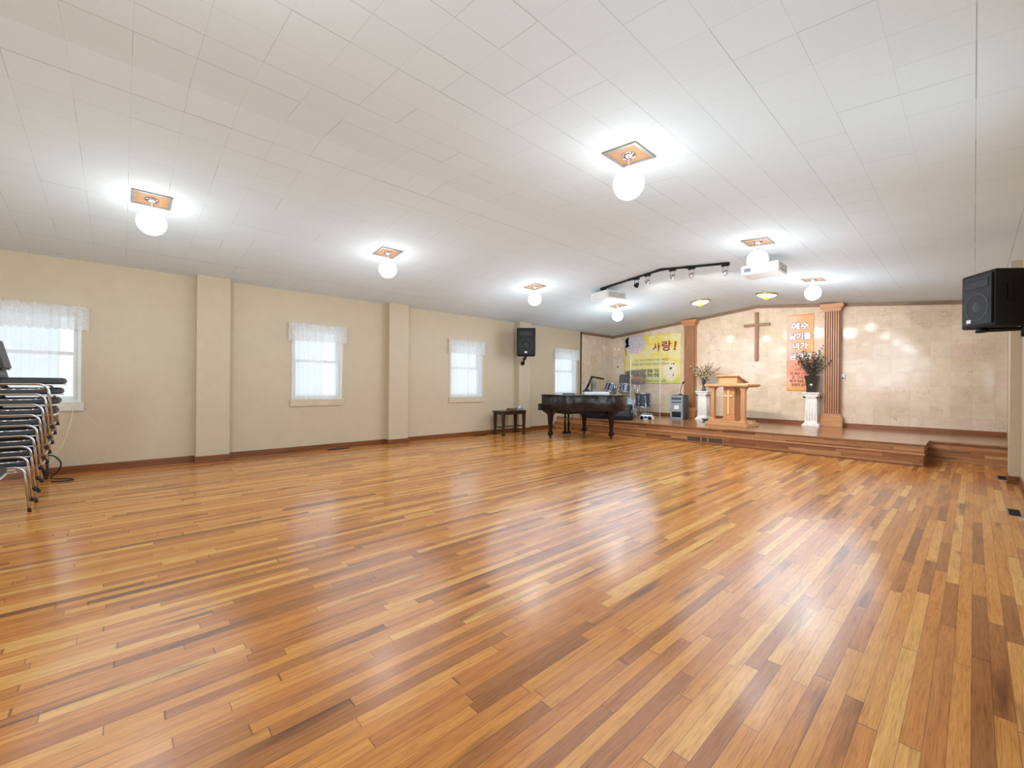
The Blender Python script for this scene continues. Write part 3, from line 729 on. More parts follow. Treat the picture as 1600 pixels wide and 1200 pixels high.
# grey portable amplifier with gooseneck microphone
t = thing('portable_amplifier', 'grey upright portable amplifier with gooseneck microphone left of the fluted pilaster', 'amplifier', (-5.50, 11.26, S), R(8))
b = MB(); b.box(-.14, .20, -.1, .26, .02, .66, .015); obj('cabinet', b, M['grey_dark'], t)
b = MB(); b.box(-.17, .17, -.125, -.1, .0, .64, .008); fp = obj('front_panel', b, M['grey_plastic'], t)
b = MB(); b.box(-.13, .13, -.131, -.125, .52, .59, .002); b.box(-.13, .13, -.131, -.125, .44, .47, .002); obj('control_panel', b, M['grey_dark'], fp)
b = MB(); b.box(-.06, .06, -.13, -.125, .27, .37, .001); obj('display', b, M['white_plastic'], fp)
b = MB(); b.box(-.12, .12, -.13, -.125, .05, .2, .001); obj('speaker_grille', b, M['grille'], fp)
b = MB(); b.tube([(.06, .0, .66), (.06, .0, .78), (.10, -.01, .9), (.14, -.04, .98)], .008, 8, .08); b.cyl((.06, 0, .66), (.06, 0, .68), .05, 16); b.cyl((.135, -.035, .965), (.165, -.055, 1.02), .02, 10); obj('gooseneck_microphone', b, M['black'], t)
for sx in (-.1, .16):
    for yy in (-.07, .23): b = MB(); b.cyl((sx-.015, yy, .025), (sx+.015, yy, .025), .025, 14); obj('castor', b, M['rubber'], t)

# ------------------------------------------------------------------ drum shield, drums, cymbals
t = thing('drum_shield', 'clear acrylic screen panels standing round the drums', 'screen', (0, 0, S))
pp = [(-7.12, 10.04), (-6.24, 10.06), (-5.74, 10.72)]; HS = 1.72
for i in range(2):
    (xa, ya), (xb, yb) = pp[i], pp[i+1]; L = math.hypot(xb-xa, yb-ya); m = Matrix.Translation((xa, ya, 0)) @ Matrix.Rotation(math.atan2(yb-ya, xb-xa), 4, 'Z')
    b = MB(); b.box(.012, L-.012, -.003, .003, .0, HS, 0, m); obj('acrylic_panel', b, M['acrylic'], t)
for xb, yb in pp[1:]:
    b = MB(); b.cyl((xb, yb, .0), (xb, yb, HS), .010, 10); obj('hinge_strip', b, M['acrylic_edge'], t, label='milky hinge strip')

def drum(name, r, h, m, parent, head_mat='drum_head', lugs=8, shell='drum'):
    b = MB(); b.lathe([(r, .02), (r, h-.02)], 32, m, False); sh = obj(name, b, M[shell], parent)
    for z in (0., h-.03): b = MB(); b.lathe([(r+.002, z), (r+.014, z), (r+.014, z+.03), (r+.002, z+.03), (r+.002, z)], 32, m, False); obj('hoop', b, M['chrome'], sh)
    for k in range(lugs):
        b = MB()
        a = 2*math.pi*k/lugs; c, s_ = math.cos(a), math.sin(a)
        b.cyl(m @ Vector(((r+.012)*c, (r+.012)*s_, .02)), m @ Vector(((r+.012)*c, (r+.012)*s_, h-.02)), .005, 6)
        for z in (h*.27, h*.73): b.cyl(m @ Vector(((r+.01)*c, (r+.01)*s_, z-.028)), m @ Vector(((r+.01)*c, (r+.01)*s_, z+.028)), .014, 8)
        obj('lug', b, M['chrome'], sh)
    b = MB(); b.lathe([(.0001, h-.006), (r, h-.006), (r, h-.012), (.0001, h-.012)], 32, m, False); b.lathe([(.0001, .006), (r, .006), (r, .012), (.0001, .012)], 32, m, False); obj('drum_skin', b, M[head_mat], sh)
    return sh
KX, KY = -7.15, 10.95
t = thing('bass_drum', 'dark blue bass drum with two chrome hooped toms mounted on top behind the piano', 'drum', (KX, KY, S))
face = Matrix.Translation((0.10, .1, .29)) @ Matrix.Rotation(R(38), 4, 'Z') @ Matrix.Rotation(R(90), 4, 'X')
drum('shell', .28, .36, face, t, 'drum_front', 10)
drum('mounted_tom', .17, .27, Matrix.Translation((-.10, -.38, .70)) @ Matrix.Rotation(R(-16), 4, 'X') @ Matrix.Rotation(R(10), 4, 'Y'), t)
drum('mounted_tom', .155, .25, Matrix.Translation((.36, -.30, .69)) @ Matrix.Rotation(R(-14), 4, 'X'), t)
b = MB(); b.tube([(.12, -.02, .57), (.14, -.12, .75), (.15, -.25, .92)], .014, 8, .05); b.tube([(.15, -.25, .92), (.05, -.36, .9)], .012, 8); b.tube([(.15, -.25, .92), (.24, -.3, .88)], .012, 8)
for q in (-.03, .03): b.cyl((.14+q, -.46, .68), (.14+q, -.44, 1.0), .014, 8)
obj('tom_mount', b, M['chrome'], t)
t = thing('floor_tom', 'dark blue floor tom with chrome legs right of the drum kit', 'drum', (-6.52, 11.18, S))
drum('shell', .215, .42, Matrix.Translation((0, 0, .27)), t)
for k in range(3):
    a = R(200+120*k); c, s_ = math.cos(a), math.sin(a)
    b = MB(); b.tube([(.235*c, .235*s_, .6), (.235*c, .235*s_, .12), (.27*c, .27*s_, .0)], .009, 8, .05); obj('leg', b, M['chrome'], t)
def cymbal(x, y, z, r, tilt, rz, lab, mat, straight=True):
    t = thing('cymbal_stand', lab, 'cymbal', (x, y, S))
    b = MB(); m = Matrix.Translation((0, 0, z-S)) @ Matrix.Rotation(rz, 4, 'Z') @ Matrix.Rotation(tilt, 4, 'X')
    b.lathe([(.0001, .03), (.03, .028), (.055, .012), (r*.6, .004), (r, -.006), (r, -.009), (.055, .008), (.0001, .025)], 36, m, False); obj('cymbal', b, M[mat], t)
    b = MB(); b.cyl((0, 0, .30), (0, 0, z-S), .010, 8); b.cyl((0, 0, z-S-.02), m @ Vector((0, 0, .07)), .006, 8); b.cyl((0, 0, .12), (0, 0, .7), .014, 8); obj('pole', b, M['chrome'], t)
    b = MB(); b.cyl((0, 0, z-S-.05), (0, 0, z-S-.015), .025, 8, .008); obj('felt', b, M['rubber'], t)
    for k in range(3):
        a = R(30+120*k); b = MB(); b.tube([(0, 0, .34), (.24*math.cos(a), .24*math.sin(a), .02)], .008, 6); b.sphere((.24*math.cos(a), .24*math.sin(a), .014), .013, 8, 6); obj('leg', b, M['chrome'], t)
cymbal(-7.06, 11.62, 1.66, .30, R(16), R(20), 'dull bronze cymbal tilted on a stand, topmost behind the drums', 'bronze')
cymbal(-6.80, 11.46, 1.55, .2, R(34), R(40), 'small bronze cymbal tilted in front of the yellow banner', 'bronze')
cymbal(-6.60, 11.02, 1.38, .24, R(-28), R(30), 'worn brass cymbal above the dark blue floor tom', 'brass')
t = thing('drum_throne', 'black padded chair with rounded back behind the drums', 'stool', (-7.36, 11.55, S))
b = MB(); m = Matrix.Translation((0, .0, 1.0)) @ Matrix.Rotation(R(35), 4, 'Z')
pts = [(-.17, -.2)]+[(-.17+.08-.08*math.cos(a), .17+.08*math.sin(a)) for a in [R(15*k) for k in range(7)]]+[(.17-.08+.08*math.sin(a), .17+.08*math.cos(a)) for a in [R(15*k) for k in range(7)]]+[(.17, -.2)]
b.prism(pts, -.03, .03, m @ Matrix.Rotation(R(90), 4, 'X'), False, .012); obj('backrest', b, M['black'], t)
b = MB(); b.lathe([(.0001, .50), (.17, .50), (.18, .53), (.17, .57), (.0001, .58)], 24); obj('seat', b, M['vinyl'], t)
b = MB(); b.cyl((0, 0, .2), (0, 0, .51), .02, 10); b.tube([(0, .1, .5), (0, .14, .85)], .012, 8); obj('post', b, M['chrome'], t)
for k in range(3):
    a = R(90+120*k); b = MB(); b.tube([(0, 0, .28), (.2*math.cos(a), .2*math.sin(a), .01)], .01, 6); obj('leg', b, M['chrome'], t)
# hi-hat / pedal clutter
t = thing('pedal_stand', 'low chrome and red drum hardware stand beside the wedge loudspeaker', 'stand', (-6.32, 10.42, S))
b = MB(); b.cyl((0, 0, .05), (0, 0, .62), .011, 8); obj('pole', b, M['chrome'], t)
b = MB(); b.cyl((0, 0, .3), (0, 0, .42), .022, 10); obj('clutch', b, M['red'], t)
for k in range(3):
    a = R(75+120*k); b = MB(); b.tube([(0, 0, .32), (.22*math.cos(a), .22*math.sin(a), .012)], .009, 6); obj('leg', b, M['chrome'], t)
b = MB(); m = Matrix.Rotation(R(-12), 4, 'X'); b.box(-.045, .045, -.26, .02, .03, .045, .004, m); obj('footboard', b, M['red'], t)

# stage wedges
def wedge(x, y, rz, lab):
    t = thing('wedge_loudspeaker', lab, 'loudspeaker', (x, y, S), rz, 'black wedge loudspeakers on the stage edge')
    w = .27; prof = [(-.22, 0), (.22, 0), (.22, .16), (.10, .40), (-.02, .40), (-.22, .08)]
    b = MB(); b.prism([(p[0], p[1]) for p in prof], -w, w, Matrix.Rotation(R(90), 4, 'Z') @ Matrix.Rotation(R(90), 4, 'X'), False, .008); obj('cabinet', b, M['black_rough'], t)
    # front face runs from (-.22,.08) to (-.02,.40) in (depth, height); +depth maps to +y
    a = math.atan2(.32, .20); m = Matrix.Translation((0, -.12, .24)) @ Matrix.Rotation(a, 4, 'X')
    b = MB(); b.box(-w+.03, w-.03, -.165, .165, .001, .012, .004, m); g = obj('grille', b, M['grille'], t)
    b = MB(); b.lathe([(.105, .012), (.115, .016), (.125, .012)], 28, m, False); b.lathe([(.0001, .016), (.045, .014), (.1, .0125)], 24, m, False); obj('driver_ring', b, M['cone'], g)
    b = MB(); b.cyl((w-.006, .03, .22), (w+.006, .03, .22), .045, 16); obj('side_handle', b, M['steel'], t)
wedge(-7.02, 9.70, R(8), 'black wedge loudspeaker under the piano tail, left of its twin')
wedge(-6.30, 9.72, R(20), 'black wedge loudspeaker at the stage edge right of the piano tail')

# small white radio
t = thing('radio', 'small white and grey portable radio on the stage floor under the floor tom', 'radio', (-5.78, 10.1, S), R(12))
b = MB(); b.box(-.16, .18, -.085, .085, 0, .14, .03); obj('body', b, M['white_plastic'], t)
for x in (-.095, .11):
    b = MB(); b.cyl((x, -.092, .068), (x, -.08, .068), .05, 20); obj('speaker', b, M['black'], t)
b = MB(); b.tube([(-.13, 0, .13), (-.11, 0, .17), (.13, 0, .17), (.15, 0, .13)], .009, 8, .03); obj('handle', b, M['grey_plastic'], t)
b = MB(); b.box(-.035, .05, -.09, -.08, .05, .11, .002); obj('cassette_door', b, M['grey_dark'], t)

# ------------------------------------------------------------------ grand piano
pn = thing('grand_piano', 'black grand piano with closed lid below the stage', 'piano', (0, 0, 0))
YA, YB = 7.26, 8.86
def outline(x0, off=0.):
    a = [(x0, YA-off), (-6.35, YA-off)]
    c = [(-6.35, YA), (-6.05, YA+.02), (-5.90, YA+.36), (-5.72, YA+.60), (-5.45, YA+.72), (-5.38, YA+1.02), (-5.42, YA+1.3), (-5.60, YB), (-5.9, YB)]
    # smooth bent side by Catmull-Rom
    pts = []
    P = [Vector(p) for p in c]
    for i in range(len(P)-1):
        p0 = P[max(i-1, 0)]; p1 = P[i]; p2 = P[i+1]; p3 = P[min(i+2, len(P)-1)]
        for k in range(6):
            t = k/6; q = .5*((2*p1)+(p2-p0)*t+(2*p0-5*p1+4*p2-p3)*t*t+(3*p1-p0-3*p2+p3)*t**3); pts.append(q)
    pts.append(P[-1]); out = [Vector(a[0])]
    for i, q in enumerate(pts):
        d = (pts[min(i+1, len(pts)-1)]-pts[max(i-1, 0)]).normalized(); out.append(Vector((q.x+d.y*off, q.y-d.x*off)))
    out.append(Vector((x0, YB+off))); return [(p.x, p.y) for p in out]
b = MB(); b.prism(outline(-6.86), .655, .995, None, True, .004)
for i in range(len(b.f)):
    if len(b.f[i]) > 4: b.sm[i] = False
obj('case', b, M['piano'], pn)
b = MB(); b.prism(outline(-6.875, .014), .997, 1.018, None, False, .005); obj('lid', b, M['piano'], pn)
b = MB(); b.cyl((-6.5, YA-.014, 1.007), (-6.5, YB+.014, 1.007), .004, 6); obj('lid_hinge', b, M['brown_cup'], pn)
b = MB(); b.box(-6.985, -6.84, YA, YB, .64, .70, .006); obj('keybed', b, M['piano'], pn)
for y0, y1 in ((YA, YA+.075), (YB-.075, YB)):
    b = MB(); b.box(-6.985, -6.858, y0, y1, .70, .80, .012); obj('arm', b, M['piano'], pn)
b = MB(); b.box(-6.96, -6.858, YA+.08, YB-.08, .70, .78, .015); obj('fallboard', b, M['piano'], pn)
for x, y in ((-6.69, 7.385), (-6.74, 8.72), (-5.68, 8.36)):
    b = MB(); m = Matrix.Translation((x, y, 0))
    b.sq([(.03, .06), (.044, .072), (.044, .15), (.027, .165), (.029, .18), (.052, .54), (.06, .55), (.07, .6), (.09, .655)], m); lg = obj('leg', b, M['piano'], pn)
    b = MB(); b.cyl((x-.016, y, .03), (x+.016, y, .03), .03, 14); b.cyl((x, y, .03), (x, y, .074), .022, 8); obj('castor', b, M['bench'], lg)
    if x < -6:
        b = MB(); sy = 1
        pr = [(-.23, .655), (.23, .655), (.20, .615), (.10, .575), (.06, .54), (-.06, .54), (-.10, .575), (-.20, .615)]
        b.prism(pr, -.05, .05, m @ Matrix.Rotation(R(90), 4, 'X'), False, .004); obj('bracket', b, M['piano'], lg)
b = MB(); LY = 8.13; LX = -6.82
for dy in (-.065, .065): b.cyl((LX, LY+dy, .1), (LX, LY+dy, .655), .026, 10)
b.box(LX-.05, LX+.05, LY-.12, LY+.12, .04, .10, .012); b.prism([(-.42, .655), (.42, .655), (.36, .58), (.22, .53), (-.22, .53), (-.36, .58)], -.06, .06, Matrix.Translation((LX+.1, LY, 0)) @ Matrix.Rotation(R(90), 4, 'Z') @ Matrix.Rotation(R(90), 4, 'X'), False, .006); b.tube([(LX+.25, LY, .655), (LX+.03, LY, .1)], .007, 6); ly = obj('pedal_lyre', b, M['piano'], pn)
for dy in (-.06, 0, .06):
    b = MB(); b.box(LX-.16, LX-.04, LY+dy-.012, LY+dy+.012, .045, .057, .004); obj('pedal', b, M['brown_cup'], ly)
b = MB(); b.prism([(-6.8, YA+.15), (-6.2, YA+.35), (-5.75, YA+.95), (-5.75, YB-.1), (-6.8, YB-.1)], .58, .656, None); obj('soundboard_beams', b, M['black'], pn)
# things on the piano
ZL = 1.0185
b = MB(); b.box(-.30, .30, -.16, .16, 0, .062, .006); o = obj('white_box', b, M['white_plastic']); o.location = (-6.28, 8.60, ZL); o.rotation_euler = (0, 0, R(40)); tag(o, 'flat white box lying on the far side of the piano lid', 'box')
t = thing('desk_lamp', 'black folding-arm lamp standing on the white box on the piano', 'lamp', (-6.47, 8.45, ZL+.0625), R(40))
b = MB(); b.sq([(.10, 0), (.10, .012), (.05, .05), (.02, .10)]); obj('lamp_base', b, M['black'], t)
b = MB(); b.tube([(0, 0, .06), (.13, 0, .36)], .026, 8); obj('arm', b, M['black'], t)
b = MB(); m = Matrix.Translation((.13, 0, .365)) @ Matrix.Rotation(R(10), 4, 'Y'); b.box(-.03, .30, -.04, .04, -.022, .024, .008, m); obj('lamp_head', b, M['black'], t)
b = MB(); b.sphere((.13, 0, .36), .034, 12, 8); obj('joint', b, M['black'], t)
t = thing('canister', 'grey metal canister with brass knob on the white box beside the lamp', 'canister', (-6.36, 8.60, ZL+.0625))
b = MB(); b.lathe([(.068, 0), (.072, .01), (.07, .22), (.074, .235), (.06, .25), (.02, .255)], 24); obj('body', b, plain('pewter_grey', '#83807a', .35, .5, .15), t)
b = MB(); b.sphere((0.0, 0, .285), .025, 12, 8); b.cyl((0, 0, .25), (0, 0, .275), .01, 8); obj('knob', b, M['brown_cup'], t)
b = MB(); b.box(-.14, .14, -.1, .1, 0, .022, .003); o = obj('black_book', b, M['black']); o.location = (-6.62, 7.95, ZL); o.rotation_euler = (0, 0, R(48)); tag(o, 'thin black book lying on the keyboard end of the piano lid', 'book')

# piano bench
t = thing('piano_bench', 'dark wooden piano bench against the wall under the loudspeaker', 'bench', (-7.87, 7.17, 0))
b = MB(); b.box(-.20, .20, -.41, .41, .565, .595, .008); obj('seat', b, M['bench'], t)
b = MB(); b.box(-.16, .16, -.36, -.34, .50, .565); b.box(-.16, .16, .34, .36, .50, .565); b.box(-.17, -.15, -.35, .35, .50, .565); b.box(.15, .17, -.35, .35, .50, .565); obj('apron', b, M['bench'], t)
for sx in (-1, 1):
    for sy in (-1, 1):
        b = MB(); b.sq([(.03, 0), (.03, .06), (.02, .075), (.022, .1), (.034, .5), (.034, .565)], Matrix.Translation((sx*.155, sy*.345, 0))); obj('leg', b, M['bench'], t)
b = MB(); b.box(-.15, .15, -.355, -.335, .18, .21, .003); b.box(-.15, .15, .335, .355, .18, .21, .003); b.box(-.012, .012, -.335, .335, .182, .208, .003); obj('stretcher', b, M['bench'], t)
b = MB(); b.box(-.1, .1, -.09, .09, 0, .045, .004); o = obj('wooden_box', b, M['smallwood']); o.location = (-7.93, 7.29, .5955); tag(o, 'small brown wooden box on the piano bench', 'box')
t = thing('tissue_box', 'grey tissue box with white tissue on the right end of the bench', 'tissue box', (-7.82, 7.46, .5955)); b = MB(); b.box(-.055, .055, -.09, .09, 0, .06, .005); obj('carton', b, M['grey_plastic'], t)
b = MB(); b.lathe([(.03, .058), (.02, .08), (.03, .1), (.0001, .085)], 9, None, False); obj('tissue', b, M['paper'], t)

# ------------------------------------------------------------------ loudspeakers on the walls
def loudspeaker(name, loc, rz, w, h, d, lab, tilt=0., handle=False, horn=True):
    t = thing(name, lab, 'loudspeaker', loc, rz); t.rotation_euler = (tilt, 0, rz)
    b = MB(); pts = [(-w/2, -d/2), (w/2, -d/2), (w/2*.8, d/2), (-w/2*.8, d/2)]; b.prism(pts, -h/2, h/2, None, False, .012); obj('cabinet', b, M['black_rough'], t)
    m = Matrix.Translation((0, -d/2, 0)) @ Matrix.Rotation(R(90), 4, 'X')
    b = MB(); b.box(-w/2+.025, w/2-.025, -h/2+.03, h/2-.03, .001, .016, .006, m); g = obj('grille', b, M['grille'], t)
    b = MB(); b.lathe([(w*.31, .016), (w*.335, .0185), (w*.36, .0165)], 36, m @ Matrix.Translation((0, -h*.12, 0)), False); b.lathe([(.0001, .0172), (w*.12, .0168), (w*.13, .0161)], 24, m @ Matrix.Translation((0, -h*.12, 0)), False); obj('woofer_ring', b, M['cone'], g)
    if horn:
        b = MB(); b.box(-w*.36, w*.36, h*.22, h*.235, .016, .021, .001, m); b.box(-w*.36, w*.36, h*.36, h*.372, .016, .021, .001, m); b.box(-w*.33, w*.33, h*.24, h*.355, .016, .018, .001, m); obj('horn', b, M['cone'], g)
    b = MB()
    if handle: b.box(-w*.3, -w*.16, -h*.4, -h*.335, .016, .02, .001, m)
    else: b.prism([(-.032, -h*.40), (.032, -h*.40), (.03, -h*.36), (.018, -h*.335), (-.018, -h*.335), (-.03, -h*.36)], .016, .02, m)
    obj('badge', b, M['white_plastic'], g, label='small white badge')
    if handle:
        b = MB(); b.box(0, .02, -.05, .05, -.02, .14, .003, Matrix.Translation((w/2*.905, .0, 0)) @ Matrix.Rotation(R(11), 4, 'Z') @ Matrix.Translation((-.014, 0, 0))); obj('side_handle', b, M['black'], t)
    return t
ls = loudspeaker('wall_loudspeaker', (-7.72, 7.58, 2.315), math.atan2(.69, .72)-R(0)+R(1.), .47, .70, .34, 'black loudspeaker on bracket at the far left wall pier above the bench')
b = MB(); Mi = (Matrix.Translation(ls.location) @ ls.rotation_euler.to_matrix().to_4x4()).inverted()
W = lambda p: Mi @ Vector(p)
b.tube([W((-7.76, 7.60, 1.97)), W((-7.80, 7.64, 1.90)), W((-8.02, 7.78, 1.88))], .02, 8, .04); b.cyl(W((-8.09, 7.80, 1.80)), W((-8.055, 7.80, 1.80)), .05, 14); b.tube([W((-8.02, 7.79, 1.95)), W((-8.02, 7.79, 1.78))], .025, 8); b.cyl(W((-7.72, 7.56, 1.97)), W((-7.68, 7.53, 1.93)), .03, 8); obj('bracket', b, M['black'], ls)
# right wall speaker
c1 = Vector((.150, 6.72)); c2 = Vector((-.095, 7.08)); fd = (c2-c1); fw = fd.length; ang = math.atan2(fd.y, fd.x)-math.pi   # front edge seen from the camera
nrm = Vector((-fd.y, fd.x)).normalized(); nrm = -nrm if nrm.y > 0 else nrm
dd = .31; cen = (c1+c2)/2 - nrm*dd/2
rs = loudspeaker('wall_loudspeaker', (cen.x, cen.y, 2.20), math.atan2(nrm.x*-1, nrm.y)+math.pi, fw, .60, dd, 'large black loudspeaker on an arm at the right edge, mounted on the right wall', handle=True)
b = MB(); Mi = (Matrix.Translation(rs.location) @ rs.rotation_euler.to_matrix().to_4x4()).inverted()
b.tube([W((.02, 6.95, 1.875)), W((.30, 7.0, 1.875)), W((.40, 7.02, 1.875))], .022, 10); b.cyl(W((.05, 6.95, 1.85)), W((.05, 6.95, 1.902)), .045, 14); b.box(-.02, .02, -.04, .04, -.1, .1, .004, Matrix.Translation(W((.40, 7.02, 1.88)))); b.tube([W((.36, 7.0, 1.97)), W((.36, 7.0, 1.79))], .028, 10); obj('bracket', b, M['black'], rs)

# ------------------------------------------------------------------ ceiling lights
def slope_rot(x): return math.atan(SL) if x > RX else -math.atan(SL)
globes = [(-5.80, .225, 'globe pendant lamp nearest at far left, by the chair stack side'), (-5.76, 2.835, 'globe pendant lamp, second from the left end of the left row'),
          (-5.76, 5.88, 'globe pendant lamp in the left row above the wall loudspeaker'), (-5.76, 8.70, 'globe pendant lamp under the left white ceiling projector'),
          (-1.94, 3.077, 'globe pendant lamp, the largest and nearest in the right half'), (-1.94, 6.165, 'globe pendant lamp in front of the right white ceiling unit'), (-1.945, 9.03, 'globe pendant lamp above the right fluted pilaster')]
gproto = None
def make_globe(x):
    t = thing('globe_pendant', '', 'lamp', (0, 0, 0), 0, 'white globe pendants on the ceiling')
    return t
for i, (x, y, lab) in enumerate(globes):
    t = make_globe(x); t.location = (x, y, ceil_z(x)); t['label'] = 'white lit '+lab
    m = Matrix.Rotation(slope_rot(x), 4, 'Y')
    b = MB(); hw = .16; f = .03
    b.box(-hw, hw, -hw, -hw+f, -.012, .004, .001, m); b.box(-hw, hw, hw-f, hw, -.012, .004, .001, m); b.box(-hw, -hw+f, -hw+f, hw-f, -.012, .004, .001, m); b.box(hw-f, hw, -hw+f, hw-f, -.012, .004, .001, m)
    obj('plate_rim', b, M['plate_rim'], t)
    b = MB(); b.box(-hw+f, hw-f, -hw+f, hw-f, -.006, -.001, 0, m); obj('ceiling_plate', b, M['plate_ply'], t)
    b = MB(); b.lathe([(.06, -.006), (.06, -.012), (.045, -.03), (.012, -.04), (.0001, -.04)], 20, None, False); obj('canopy', b, M['chrome'], t)
    zc = -.243; b = MB(); b.cyl((0, 0, zc+.12), (0, 0, -.035), .006, 8); b.cyl((0, 0, zc+.112), (0, 0, zc+.135), .035, 14); obj('stem', b, M['white_plastic'], t)
    b = MB(); b.sphere((0, 0, zc), .125, 32, 20); obj('globe', b, M['globe'], t)
for x, y, lab in ((-4.45, 10.2, 'flush ceiling lamp with amber centre, left of the cross'), (-3.07, 10.35, 'flush ceiling lamp with amber centre, above the cross')):
    t = thing('flush_lamp', lab, 'lamp', (x, y, ceil_z(x)-.004), 0, 'flush ceiling lamps over the stage'); m = Matrix.Rotation(slope_rot(x), 4, 'Y')
    b = MB(); b.lathe([(.0001, 0), (.21, -.002), (.215, -.012), (.20, -.03), (.19, -.03)], 32, m, False); obj('rim', b, M['brown_cup'], t)
    b = MB(); b.lathe([(.19, -.028), (.16, -.055), (.09, -.08), (.05, -.085)], 32, m, False); obj('glass_bowl', b, M['flush'], t)
    b = MB(); b.lathe([(.06, -.08), (.055, -.10), (.03, -.12), (.0001, -.125)], 20, m, False); obj('amber_glass', b, M['amber'], t, label='yellow amber glass centre')

# track light
tl = thing('track_light', 'black track rail with six spotlights across the ceiling ridge', 'light', (RX, 7.13, RZ))
b = MB(); xe0, xe1 = -1.31, 1.16
for xe in (xe0, xe1): b.add([(0, -.018, -.006), (xe, -.018, -.006-abs(xe)*SL), (xe, .018, -.006-abs(xe)*SL), (0, .018, -.006), (0, -.018, -.036), (xe, -.018, -.036-abs(xe)*SL), (xe, .018, -.036-abs(xe)*SL), (0, .018, -.036)], [(0, 1, 2, 3), (4, 5, 6, 7), (0, 1, 5, 4), (3, 2, 6, 7), (1, 2, 6, 5), (0, 3, 7, 4)])
obj('rail', b, M['black'], tl)
for xx, hh in ((0, .1), (-.62, .06), (.5, .06)):
    b = MB(); b.box(-hh, hh, -.024, .024, -.042, -.002, .004, Matrix.Translation((xx, 0, -abs(xx)*SL)) @ Matrix.Rotation(0 if xx == 0 else (math.atan(SL) if xx > 0 else -math.atan(SL)), 4, 'Y')); obj('connector', b, M['black'], tl)

heads = [(-1.24, 0), (-.50, 1), (-.27, 0), (.21, 0), (.55, 0), (1.10, 0)]
for xx, blk in heads:
    z0 = -.04-abs(xx)*SL; mt = M['black'] if blk else M['chrome']
    b = MB(); b.box(xx-.06, xx+.06, -.02, .02, z0-.022, z0+.002, .003); h = obj('spotlight', b, M['black'], tl)
    b = MB(); b.tube([(xx-.03, 0, z0-.02), (xx-.045, 0, z0-.09), (xx-.035, 0, z0-.13)], .005, 6, .02); b.tube([(xx+.03, 0, z0-.02), (xx+.045, 0, z0-.09), (xx+.035, 0, z0-.13)], .005, 6, .02); obj('yoke', b, mt, h)
    b = MB(); m = Matrix.Translation((xx, 0, z0-.125)) @ Matrix.Rotation(R(-40), 4, 'X') @ Matrix.Rotation(R(12), 4, 'Y'); b.lathe([(.02, .05), (.032, .04), (.046, -.01), (.048, -.02), (.04, -.02), (.03, .01), (.0001, .02)], 18, m, False); obj('lamp_can', b, mt, h)

# ceiling projectors / units: box hung under the slope
def unit(name, loc, rz, w, d, h, lab, grill):
    t = thing(name, lab, 'projector', loc, rz)
    b = MB(); b.box(-w/2, w/2, -d/2, d/2, 0, h, .012); bd = obj('casing', b, M['white_plastic'], t)
    top = ceil_z(loc[0])-loc[2]
    b = MB(); b.cyl((0, 0, h-.002), (0, 0, top-.012), .022, 12); b.cyl((0, 0, top-.016), (0, 0, top), .07, 18); obj('ceiling_mount', b, M['white_plastic'], t)
    if grill:
        b = MB(); b.box(w/2, w/2+.004, -d/2+.03, d/2-.03, .03, h-.03)
        o = obj('grille', b, M['black'], t)
        b = MB()
        for k in range(4): b.box(w/2+.004, w/2+.009, -d/2+.03, d/2-.03, .036+k*(h-.07)/4, .046+k*(h-.07)/4)
        obj('grille_slat', b, M['white_plastic'], o)
        b = MB(); b.box(-w/2+.05, -w/2+.14, -d/2-.003, -d/2, .04, h-.05); obj('socket_panel', b, M['grey_plastic'], t)
    else:
        b = MB(); b.cyl((-w*.2, d/2, h*.5), (-w*.2, d/2+.03, h*.5), .05, 20); obj('lens', b, M['black'], t)
        b = MB()
        for k in range(5): b.box(w/2, w/2+.003, -d/2+.04, d/2-.04, .02+k*.02, .028+k*.02)
        obj('side_slot', b, M['grey_plastic'], t)
unit('ceiling_projector', (-5.09, 7.34, 2.985), R(-15), .53, .50, .15, 'white ceiling projector under the left end of the track rail', False)
unit('ceiling_projector', (-2.13, 7.04, 2.90), 0., .50, .41, .14, 'white ceiling projector with dark side grille behind the right middle globe lamp', True)

